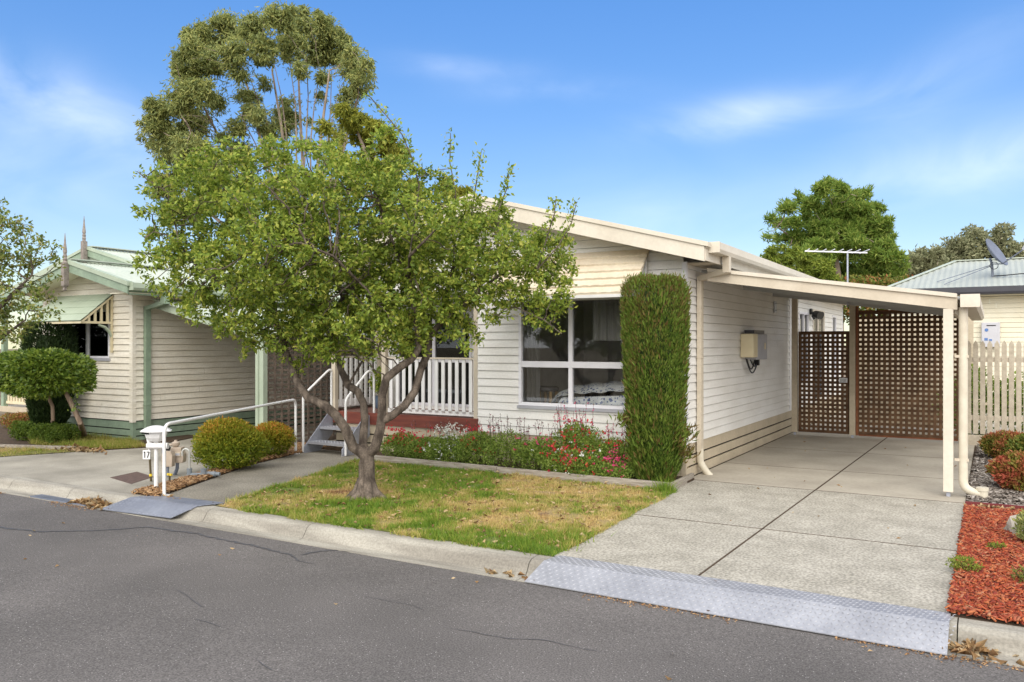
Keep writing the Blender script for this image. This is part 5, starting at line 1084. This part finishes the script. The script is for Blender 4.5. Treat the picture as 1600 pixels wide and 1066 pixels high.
pb = [(315,62,28),(350,40,26),(395,45,26),(435,28,24),(470,38,26),(505,45,26),(530,72,26),(555,100,24),(563,128,20),(500,80,26),(455,70,24),(410,78,22),(365,80,24),(325,98,24),(292,108,24),(300,70,16),(285,150,26),(318,142,20),(255,175,26),(238,200,20),(272,212,24),(305,190,24),(338,160,18),(375,115,16),(300,232,26),(262,238,20),(350,215,14),(398,180,18),(420,205,20),(445,190,22),(372,240,22),(335,262,26),(290,265,24),(425,240,16),(480,225,12),(545,150,16),(505,120,14),(470,110,14),(545,175,10),(255,290,24),(330,305,24),(265,330,20),(300,330,20),(380,290,20),(440,285,16),(520,290,14),(240,225,14),(572,100,12),(388,150,18),(402,178,14),(372,198,17),(445,160,11),(500,150,10),(525,168,9),(482,188,8),(535,200,10),(415,130,12),(232,165,10),(222,215,9),(280,85,12),(580,118,9),(420,18,9),(545,80,12)]
blobs = [(Q(x, y, rng.uniform(-2.4,2.4)), (r*.0252*1.0,)*3) for x, y, r in pb]
grow_tree('gum_tree', 'tall spreading gum tree with bare pale limbs, behind the houses at left', 'tree', gb, limbs, blobs, 2600, .28, 3.2, .42, .010, L_gum, bark_e, .19, .24, 12, .45, droop=.6, jitter=.12, tubes_n=5, extra=(lambda a, b: (np.vstack([a[0], b]), np.vstack([a[1], rdir(len(b))+np.array((0,0,-.8))])))(puffs(blobs, 22, .26, 80000, .7), blob_points([(c, tuple(np.array(r)*1.12)) for c, r in blobs], 16000)))
Q = cam_frame(27); gb = Q(600, 538); gb = np.array((gb[0], gb[1], 0))
pb = [(508,198,14),(540,185,18),(565,192,20),(595,205,22),(560,215,20),(525,215,12),(610,230,20),(580,240,22),(620,262,18),(600,275,24),(540,262,10),(560,275,20),(640,300,22),(690,290,14),(720,302,14),(700,312,18),(520,235,10),(628,240,12)]
limbs = [([gb, Q(605,420), Q(600,330)], [.25,.2,.15], None), ([Q(580,260),Q(560,210)], [.08,.04], tuple(Q(600,330))), ([Q(610,270),Q(605,225)], [.08,.04], tuple(Q(600,330))), ([Q(550,280),Q(530,225)], [.07,.03], tuple(Q(600,330))), ([Q(680,330)], [.06], tuple(Q(600,330)))]
grow_tree('gum_tree', 'smaller yellow-green gum tree showing above the leafy front tree', 'tree', gb, limbs, (bb := [(Q(x, y, rng.uniform(-1.5,1.5)), (r*.0213,)*3) for x, y, r in pb]), 700, .25, 3, .4, .012, L_gumy, bark_e, .18, .26, 14, .34, droop=.4, tubes_n=5, extra=puffs(bb, 6, .42, 20000, .4))
# ---- left edge tree
Q = cam_frame(11.3); gb = Q(-70, 538); gb = np.array((gb[0], gb[1], 0))
pb = [(-60,330,50),(0,350,34),(30,365,26),(62,385,24),(82,398,12),(-20,400,46),(25,410,34),(60,430,24),(86,425,8),(0,455,38),(40,462,28),(72,470,16),(20,490,26),(-30,480,46),(50,500,18),(-10,520,24),(25,528,16),(68,505,12),(-90,420,70),(-120,360,60),(5,325,14),(90,492,10)]
limbs = [([gb, Q(-66,600), Q(-60,540)], [.10,.08,.07], None), ([Q(-20,500),Q(20,460),Q(50,430)], [.04,.03,.012], tuple(Q(-60,540))), ([Q(-60,450),Q(-40,380)], [.05,.02], tuple(Q(-60,540))), ([Q(0,530),Q(40,500)], [.03,.012], tuple(Q(-60,540))), ([Q(-100,450),Q(-120,380)], [.05,.02], tuple(Q(-60,540)))]
grow_tree('street_tree', 'loose yellowish-green tree reaching in from the left edge of the photo', 'tree', gb, limbs, [(Q(x, y, rng.uniform(-.4,.4)), (r*.0089, r*.0089*1.3, r*.0089)) for x, y, r in pb], 1300, .09, .7, .12, .005, L_left, bark_g, .062, .5, 17, .11, droop=.1, jitter=.25, tubes_n=5)
# ---- right background
Q = cam_frame(38); gb = Q(1310, 538); gb = np.array((gb[0], gb[1], 0)); s = .0299
pb = [(1288,300,16),(1312,296,13),(1335,312,20),(1270,318,14),(1248,312,10),(1232,325,14),(1262,345,16),(1222,350,10),(1205,345,9),(1245,370,16),(1215,375,9),(1199,372,7),(1300,335,22),(1340,345,26),(1365,330,14),(1372,355,18),(1360,385,28),(1385,400,22),(1330,385,30),(1300,380,26),(1275,400,26),(1245,400,14),(1210,395,9),(1400,425,20),(1370,425,26),(1330,425,30),(1290,430,26),(1408,405,8),(1258,330,9),(1383,375,14),(1355,300,7),(1315,320,20),(1290,355,22),(1320,360,24),(1345,370,22),(1262,380,18),(1228,372,10),(1240,350,12)]
limbs = [([gb, Q(1312,450), Q(1305,380)], [.3,.15,.06], None), ([Q(1290,350),Q(1288,335)], [.07,.03], tuple(Q(1305,380))), ([Q(1335,365),Q(1340,345)], [.07,.03], tuple(Q(1305,380))), ([Q(1250,380),Q(1215,355)], [.06,.03], tuple(Q(1308,400)))]
grow_tree('she_oak', 'tall dense green tree behind the television antenna', 'tree', gb, limbs, (bb := [(Q(x, y, rng.uniform(-2,2)), (r*s,)*3) for x, y, r in pb]), 1100, .3, 3.5, .55, .02, L_pine, bark_e, .26, .2, 10, .45, droop=-.3, tubes_n=5, extra=puffs(bb, 20, .32, 90000, -.4))
Q = cam_frame(24); gb = Q(1240, 538); gb = np.array((gb[0], gb[1], 0)); s = .0189
pb = [(1215,400,16),(1240,392,14),(1262,402,16),(1225,420,26),(1255,420,22),(1285,418,14),(1300,432,14),(1195,402,8),(1275,440,24),(1240,445,30),(1310,445,12)]
grow_tree('leafy_bush', 'bright yellow-green bushy tree rising above the house eave', 'tree', gb, [([gb, Q(1245,470)], [.12,.09], None), ([Q(1225,420)], [.05], tuple(Q(1245,470))), ([Q(1275,430)], [.05], tuple(Q(1245,470)))], (bb := [(Q(x, y, rng.uniform(-.6,.6)), (r*s,)*3) for x, y, r in pb]), 500, .2, 2, .3, .012, L_lit, bark_e, .15, .3, 12, .28, droop=.5, tubes_n=5, extra=puffs(bb, 6, .45, 16000, .5))
Q = cam_frame(27); c = Q(1385, 445); s = .0213
hb = [(Q(x, 448+rng.uniform(-2,3), rng.uniform(-.5,.5)), (.38,.45,.36)) for x in range(1305, 1460, 9)]+[(Q(x, 475), (.6,.6,.7)) for x in range(1300, 1470, 20)]
HG = thing('photinia_hedge', 'long hedge with reddish tips between the carport roof and the tall green tree', 'hedge', (c[0], c[1], 0))
P = blob_points(hb, 9000); t = np.clip((P[:, 2]-3.2)*.9, 0, .6)*(rng.random(len(P)) > .5); leaves('foliage', P, rdir(len(P))+np.array((0,0,.4)), .13, .45, L_pho, HG)
mb = MB(); [mb.tube([(b[0][0],b[0][1],0),(b[0][0],b[0][1],b[0][2]-.2)], .04, 5) for b in hb[::3]]; mb.build('stem', stem_m, HG)
for (lab, xs, D0, ys) in [('grey-green gum tree with rounded crown behind the roof with the dish', [(1500,395,34),(1535,385,34),(1570,390,38),(1610,395,45),(1480,410,30),(1525,425,50),(1590,430,50),(1470,430,28),(1650,400,50)], 62, 0),
                           ('lower grey-green gum tree between the tall green tree and the house with the dish', [(1443,405,16),(1430,425,18),(1455,428,22),(1415,432,10),(1425,402,6),(1460,400,12),(1440,450,30)], 55, 0)]:
    Q = cam_frame(D0); s = D0/1270; cx_, cy_ = xs[len(xs)//2][0], 538; gb = Q(cx_, 538); gb = np.array((gb[0], gb[1], 0)); r0 = [x for x in xs]
    limbs = [([gb, Q(cx_, 460)], [.6,.4], None)]+[([Q(x, y)], [.12], tuple(Q(cx_, 460))) for x, y, r in r0[::2]]
    sub = []
    for x, y, r in xs:
        for _ in range(5): a = rng.uniform(0, 6.28); k = r*.62; sub.append((Q(x+k*math.cos(a), y+k*math.sin(a)*.8, rng.uniform(-2,1)), (r*.5*s,)*3))
    grow_tree('gum_tree', lab, 'tree', gb, limbs, sub, 700, .6, 6, .9, .03, L_grey, bark_e, .34, .4, 6, .75, droop=.1, tubes_n=4, extra=puffs(sub, 4, .6, 30000, 0))

# ---- clipped conifer column by the house corner
cx, cy = -3.56, 9.50
CC = thing('clipped_conifer', 'tall clipped green conifer column at the house corner', 'conifer', (cx, cy, 0))
n = 46000; z = rng.random(n)**.92*2.5; a = rng.random(n)*6.283
def cr(z): return np.interp(z, [0,.2,.7,1.5,2.3,2.47,2.55], [.20,.29,.33,.365,.375,.32,.17])
sq = 1/np.maximum(np.abs(np.cos(a)), np.abs(np.sin(a)))**.22
rr = cr(z)*sq*(1-.22*rng.random(n)**1.5+.04*np.sin(a*5+z*3)+.24*(vnoise(a*3.5+20,z*2.2)-.5)+.18*(vnoise(a*9+20,z*5)-.5)); P = np.stack([cx+rr*np.cos(a), cy+rr*np.sin(a)*.92, z], 1)
D = np.stack([np.cos(a)*.45, np.sin(a)*.45, np.ones(n)], 1)+rng.normal(size=(n,3))*.30
top = np.column_stack([cx+rng.normal(size=2500)*.15, cy+rng.normal(size=2500)*.14, np.full(2500,2.42)+rng.random(2500)*.09]); top[:,2] += .09*(vnoise(top[:,0]*14+9,top[:,1]*14+9)-.4); top[:,0] = np.clip(top[:,0], cx-.33, cx+.33); top[:,1] = np.clip(top[:,1], cy-.3, cy+.3)
P = np.vstack([P, top]); D = np.vstack([D, rng.normal(size=(2500,3))*.3+np.array((0,0,1))])
brown = np.exp(-(((P[:,0]-cx+.05)/.06)**2+((P[:,2]-2.1)/.22)**2))*.7+np.exp(-(((P[:,0]-cx+.14)/.05)**2+((P[:,2]-1.55)/.35)**2))*.7
tt = np.clip(.35*(vnoise(P[:,0]*9,P[:,2]*5)-.3)+.25*(P[:,2]/2.5)**2+brown*rng.random(len(P))*1.2, 0, 1)
leaves('foliage', P, D, .048, .22, L_con, CC, curl=.1, tint=tt)
k = 1500; zz = rng.random(k)*2.4; aa = rng.random(k)*6.283; Pk = np.stack([cx+cr(zz)*1.02*np.cos(aa), cy+cr(zz)*.95*np.sin(aa), zz],1); leaves('foliage', Pk, np.stack([np.cos(aa)*.5,np.sin(aa)*.5,np.ones(k)],1)+rng.normal(size=(k,3))*.2, .10, .22, L_con, CC, tint=np.full(k,.3))
P = np.repeat(np.array([(cx+.37,cy-.12,.50),(cx+.42,cy-.1,.62),(cx+.40,cy-.05,.35),(cx-.37,cy-.2,.75)]), 60, 0)+rng.normal(size=(240,3))*.05; leaves('foliage', P, rng.normal(size=(240,3))*.4+np.array((.6,-.2,.8)), .10, .2, L_con, CC, tint=np.full(240,.5))
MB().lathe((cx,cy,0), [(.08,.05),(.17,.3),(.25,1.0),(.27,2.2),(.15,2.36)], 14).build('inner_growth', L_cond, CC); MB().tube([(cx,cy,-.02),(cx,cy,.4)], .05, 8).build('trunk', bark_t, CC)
# ---- next door: dark cone conifer, flat clipped tree, low hedges
c = GG(45, 690); cx, cy = c[0]-.15, c[1]+.45
DC = thing('conifer', 'dark green conifer behind the flat clipped tree at far left', 'conifer', (cx, cy, 0)); n = 14000; z = rng.random(n)*2.0; a = rng.random(n)*6.283
rr = np.interp(z, [0,.3,.9,1.6,1.9,2.0], [.15,.30,.40,.44,.40,.30])*(1-.35*rng.random(n)**2)*(1+.12*np.sin(a*4)); P = np.stack([cx+rr*np.cos(a), cy+rr*np.sin(a), z+.05], 1)
leaves('foliage', P, np.stack([np.cos(a)*.6,np.sin(a)*.6,np.ones(n)],1)+rng.normal(size=(n,3))*.3, .085, .2, L_cond, DC); MB().tube([(cx,cy,-.02),(cx,cy,1.5)], [.06,.03], 8).build('trunk', bark_t, DC)
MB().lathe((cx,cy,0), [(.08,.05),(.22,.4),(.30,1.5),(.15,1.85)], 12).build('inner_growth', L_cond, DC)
Q = cam_frame(13.3); t1 = GG(133, 684); t2 = GG(84, 666)
FT = thing('clipped_tree', 'flat-topped clipped glossy tree on two bare leaning trunks, far left', 'tree', (t1[0], t1[1], 0))
c = Q(72, 582); sx = 13.3/1270
MB().tube([(t1[0],t1[1],-.02), Q(125,660), Q(112,632), Q(102,612), Q(95,590)], [.055,.042,.038,.035,.03], 9).build('trunk', bark_t, FT, smooth=True); MB().tube([(t2[0]-.1,t2[1],-.02), Q(83,655,.2), Q(82,635,.2), Q(74,618,.1), Q(70,590)], [.035,.03,.028,.028,.02], 8).build('trunk', bark_t, FT, smooth=True)
bl = [(Q(30,585),(.34,.42,.27)),(Q(75,580),(.44,.5,.33)),(Q(105,583),(.32,.42,.30)),(Q(50,570),(.4,.4,.22)),(Q(125,598),(.12,.2,.14)),(Q(10,580),(.28,.4,.28)),(Q(60,600),(.5,.42,.18))]
P = blob_points(bl, 12000, shell=.68); D = unit(P-c)+rdir(len(P))*.8+np.array((0,0,-.1)); P = P+.05*unit(P-c)*(vnoise(P[:,0]*9+50,P[:,2]*9+P[:,1]*9)-.3)[:,None]*1.6; leaves('foliage', P, D, .070, .55, L_hedge, FT)
P = np.array([Q(119+2.0*i, 640-6*i+1*(i%2)) for i in range(6)])+np.array((.1,-.1,0)); P = np.repeat(P, 7, 0)+rng.normal(size=(42,3))*.03; leaves('foliage', P, rdir(42), .06, .5, L_hedge, FT)
def shrub(name, label, cat, blobs, n, m, leaf, wd, group=None, up=.4, shell=.5, tintf=None, stems=6, flowers=(), core=True):
    c = blobs[0][0]; T = thing(name, label, cat, (c[0], c[1], 0), group); sub = []
    for b, r in blobs:
        for _ in range(9):
            d = rdir(1)[0]; d[2] = abs(d[2])*.9-.25; s = .30+.28*rng.random(); sub.append((np.array(b)+d*np.array(r)*(.80+.22*rng.random()), tuple(np.array(r)*s)))
    P = np.vstack([blob_points(blobs, int(n*.55), shell), blob_points(sub, int(n*.6), .3)]); P = P[P[:, 2] > .015]
    t = tintf(P) if tintf else None; leaves('foliage', P, unit(P-np.array(c))*.6+rdir(len(P))*.8+np.array((0,0,up)), leaf, wd, m, T, tint=t)
    mb = MB()
    for i in range(stems):
        b = blobs[i % len(blobs)]; q = np.array(b[0])+rdir(1)[0]*np.array(b[1])*.5; s0 = np.array((c[0]+rng.normal()*.05, c[1]+rng.normal()*.05, -.02)); s0[:2] = s0[:2]*.4+q[:2]*.6 if len(blobs) > 2 else s0[:2]; mb.tube([s0, (s0+q)/2+rdir(1)[0]*.03, q], [.010,.007,.004], 5)
    mb.build('stem', stem_m, T)
    for nm, Pf, mf, sz in flowers: leaves(nm, Pf, rdir(len(Pf))+np.array((0,-.3,.4)), sz, .8, mf, T, curl=.3)
    return T
Qh = cam_frame(13.7)
GH = 'low clipped hedges beside the left lawn'
def boxed(cx, cy, rx, ry, h): return [((cx+dx*rx*.6, cy+dy*ry*.5, h*.5), (rx*.55, ry*.6, h*.5)) for dx in (-1,0,1) for dy in (-1,1)]
c = GG(75, 695); shrub('low_hedge', 'low clipped hedge in front of the two bare trunks', 'hedge', boxed(c[0]+.0, c[1]+.12, .38, .24, .33), 6000, L_box, .035, .5, GH, shell=.7)
c = GG(22, 690); shrub('low_hedge', 'low clipped hedge nearest the left photo edge', 'hedge', boxed(c[0]+.05, c[1]+.25, .26, .25, .34), 4500, L_box, .035, .5, GH, shell=.7)
c = GG(12, 672); shrub('groundcover_shrub', 'small brownish shrub behind the leftmost low hedge', 'shrub', boxed(c[0], c[1]+.2, .3, .2, .32), 2500, L_red, .04, .5, None, tintf=lambda P: np.full(len(P), .35))
P = in_poly_points([(-12.2,8.3),(-12.6,7.8),(-13.9,8.1),(-13.6,8.6)], 14); 
# ---- nandina shrubs by the path
c = GG(342, 738); cx, cy = c[0]-.12, c[1]+.28
tf = lambda zt: (lambda P: np.clip((P[:,2]-zt)*1.5, 0, .6)*(.35+.65*rng.random(len(P)))*(.5+vnoise(P[:,0]*8,P[:,1]*8+P[:,2]*6))+.10)
shrub('nandina_shrub', 'large rounded green shrub with orange tips behind the gas meter', 'shrub', [((cx,cy,.34),(.40,.38,.34)),((cx-.18,cy-.1,.36),(.25,.27,.28)),((cx+.2,cy+.05,.30),(.25,.3,.27)),((cx,cy,.48),(.24,.28,.2)),((cx+.05,cy-.12,.2),(.35,.3,.2)),((cx-.28,cy,.42),(.12,.15,.16))], 16000, L_nan, .042, .42, 'orange-tipped shrubs along the path', shell=.6, tintf=tf(.30), up=.5)
c = GG(408, 718); cx, cy = c[0]-.06, c[1]+.25
shrub('nandina_shrub', 'smaller shrub with redder tips between the large one and the lattice', 'shrub', [((cx,cy,.26),(.27,.3,.26)),((cx+.1,cy,.34),(.18,.2,.17)),((cx-.12,cy,.30),(.18,.2,.18))], 7000, L_nan, .042, .42, 'orange-tipped shrubs along the path', shell=.6, tintf=tf(.08), up=.5)
c = W(1560, 560, 18.6); shrub('garden_shrub', 'dark green shrubs seen through the gaps of the picket fence', 'shrub', [((c[0]+dx,17.4,.6),(.5,.4,.62)) for dx in (-.4,.4,1.2,2.0)], 9000, L_salv, .07, .5, None)
# ---- flower bed
FB = 'flowering shrubs in the bed below the front window'
def fl(cx, cy, rx, ry, z0, z1, n, s=.02): p = rng.normal(size=(n,2))*.5; return np.column_stack([cx+p[:,0]*rx, cy+p[:,1]*ry-.05, z0+(z1-z0)*rng.random(n)])
def clump(P, k, s): return np.repeat(P, k, 0)+rng.normal(size=(len(P)*k,3))*s
def spikes(cx, cy, rx, ry, z0, z1, n, T, m, k=6):
    mb = MB(); F = []
    for i in range(n):
        x, y = cx+rng.uniform(-rx,rx), cy+rng.uniform(-ry,ry); zt = rng.uniform(z0+(z1-z0)*.4, z1); dx = rng.normal()*.04; mb.tube([(x,y,z0-.12),(x+dx*.5,y,(z0+zt)/2),(x+dx,y-.02,zt)], .0022, 3, cap=False)
        for j in range(k): t = .55+.45*j/k; F.append((x+dx*t, y-.02*t, z0+(zt-z0)*t))
    mb.build('flower_stem', stem_m, T); F = np.array(F)+rng.normal(size=(len(F),3))*.008; leaves('spike_flower', F, rdir(len(F)), .022, .7, m, T, curl=.3)
beds = [
 ('salvia_shrub','red flowering shrub nearest the tree trunk, leftmost of the bed', -7.45,9.45,.30,.25,.40,4200,[('red_flower',F_red,70,.22,.50)],None),
 ('salvia_shrub','red flowering shrub second from the left of the bed', -6.95,9.40,.34,.25,.36,4500,[('red_flower',F_red,50,.15,.50)],('d',.42,.62,10,F_dry)),
 ('daisy_shrub','white flowering shrub near the left half of the bed', -6.55,9.35,.30,.25,.42,4200,[('white_flower',F_white,110,.1,.58)],('w',.40,.66,16,F_white)),
 ('salvia_shrub','upright shrub with small red blooms below the porch corner post', -6.10,9.38,.28,.25,.50,4200,[('red_flower',F_red,40,.2,.55)],('d',.48,.66,14,F_red)),
 ('salvia_shrub','yellowish thin shrub with bare lower stems in the middle of the bed', -5.62,9.38,.36,.24,.52,3600,[],('d',.48,.78,24,F_dry)),
 ('salvia_shrub','pale green shrub left of the tallest red and pink one', -5.10,9.38,.30,.25,.46,4000,[('red_flower',F_pink,25,.3,.55)],('d',.5,.72,14,F_dry)),
 ('salvia_shrub','tallest shrub with many red and pink blooms under the window', -4.62,9.46,.38,.26,.66,7500,[('red_flower',F_red,120,.15,.75),('white_flower',F_white,40,.15,.5)],('p',.60,.98,22,F_pink)),
 ('salvia_shrub','bushy red and white speckled shrub spilling over the edging', -4.55,9.22,.40,.16,.36,6500,[('red_flower',F_red,90,.08,.42),('white_flower',F_white,30,.1,.4)],None),
 ('geranium_clump','low magenta flower clump beside the clipped conifer', -4.02,9.28,.20,.16,.24,3000,[('pink_flower',F_pink,60,.10,.32)],('p',.3,.5,8,F_pink)),
 ('salvia_shrub','red dotted shrub against the wall between tallest shrub and conifer', -4.12,9.55,.24,.2,.50,3500,[('red_flower',F_red,50,.2,.6)],('p',.5,.72,10,F_pink)),
]
for nm, lab, cx, cy, rx, ry, h, n, fls, sp in beds:
    bl = [((cx,cy,h*.5),(rx,ry,h*.5)),((cx-rx*.5,cy,h*.45),(rx*.6,ry*.9,h*.45)),((cx+rx*.5,cy,h*.42),(rx*.6,ry*.9,h*.42)),((cx+rx*.1,cy,h*.75),(rx*.5,ry*.7,h*.3))]
    T = shrub(nm, lab, 'shrub', bl, n, L_salv, .030, .5, FB, shell=.35, flowers=[(a, clump(fl(cx,cy,rx,ry,z0,z1,k),4,.008), m, .026) for a, m, k, z0, z1 in fls], stems=14)
    if sp: spikes(cx, cy, rx*.8, ry*.5, sp[1]-.05, sp[2], sp[3], T, sp[4])
GT = GG(1035, 768)
def tuft(name, label, c, r, h, n, m=Grass, t=.12, kind=None):
    T = thing(name, label, 'weed', (c[0], c[1], 0)); P = rng.normal(size=(n,2))*r*.5+np.array(c); blades('blades', P, -.01, h, m, np.full(n, t), T, wd=.009, lean=.7)
tuft('grass_tuft', 'bright green grass tuft at the corner of the timber edging', (GT[0]+.02, GT[1]-.02), .11, .16, 260, t=.06)
c = GG(870, 850); tuft('grass_tuft', 'broad green weed patch at the lawn corner by the ramp plate', (c[0]-.08, c[1]+.05), .25, .09, 700, t=.05)
def feather(name, label, c, r, h, n, m, leaf=.03):
    T = thing(name, label, 'weed', (c[0], c[1], 0)); P = blob_points([((c[0],c[1],h*.5),(r,r,h*.5))], n); leaves('foliage', P, rdir(n)+np.array((0,0,.6)), leaf, .3, m, T)
    mb = MB()
    for i in range(7): a = i*.9; mb.tube([(c[0],c[1],0),(c[0]+r*.8*math.cos(a),c[1]+r*.8*math.sin(a),h*.8)], .003, 4)
    mb.build('stem', stem_m, T)
c = GG(1503, 897); feather('weed', 'pale feathery weed on the driveway edge of the red mulch', (c[0]+.02, c[1]+.0), .12, .13, 420, L_lit)
c = GG(1558, 862); feather('weed', 'tiny weed in the middle of the red mulch', c, .07, .07, 150, L_lit)
c = GG(1598, 915); feather('weed', 'yellowing weed at the right edge in the red mulch', (c[0]+.02,c[1]), .10, .13, 300, L_left)
c = GG(1612, 862); feather('grassy_shrub', 'feathery olive shrub above the pale rock at the right edge', (c[0]+.06,c[1]+.2), .17, .32, 1600, L_gum, .05)
# ---- right shrubs
RB = 'red-tipped shrubs right of the carport'
for lab, px, py, D0, rx, h, tv, n in [('red and orange leaved shrub nearest the maroon edging', 1592, 768, 9.35, .24, .46, .55, 6500), ('red and green shrub against the pickets, left one at the back', 1572, 718, 11.9, .26, .42, .42, 5500), ('mostly green shrub behind the red one at the right edge', 1612, 735, 10.6, .26, .52, .05, 6000)]:
    q = W(px, py, D0); cx, cy = q[0], q[1]
    shrub('nandina_shrub', lab, 'shrub', [((cx,cy,h*.5),(rx,rx,h*.5)),((cx+rx*.5,cy,h*.55),(rx*.7,rx*.7,h*.4)),((cx-rx*.3,cy,h*.45),(rx*.7,rx*.7,h*.4))], n, L_red, .045, .5, RB, shell=.5, tintf=lambda P, tv=tv: np.clip(tv*(.4+1.0*vnoise(P[:,0]*9,P[:,2]*9+P[:,1]*5)), 0, .8))
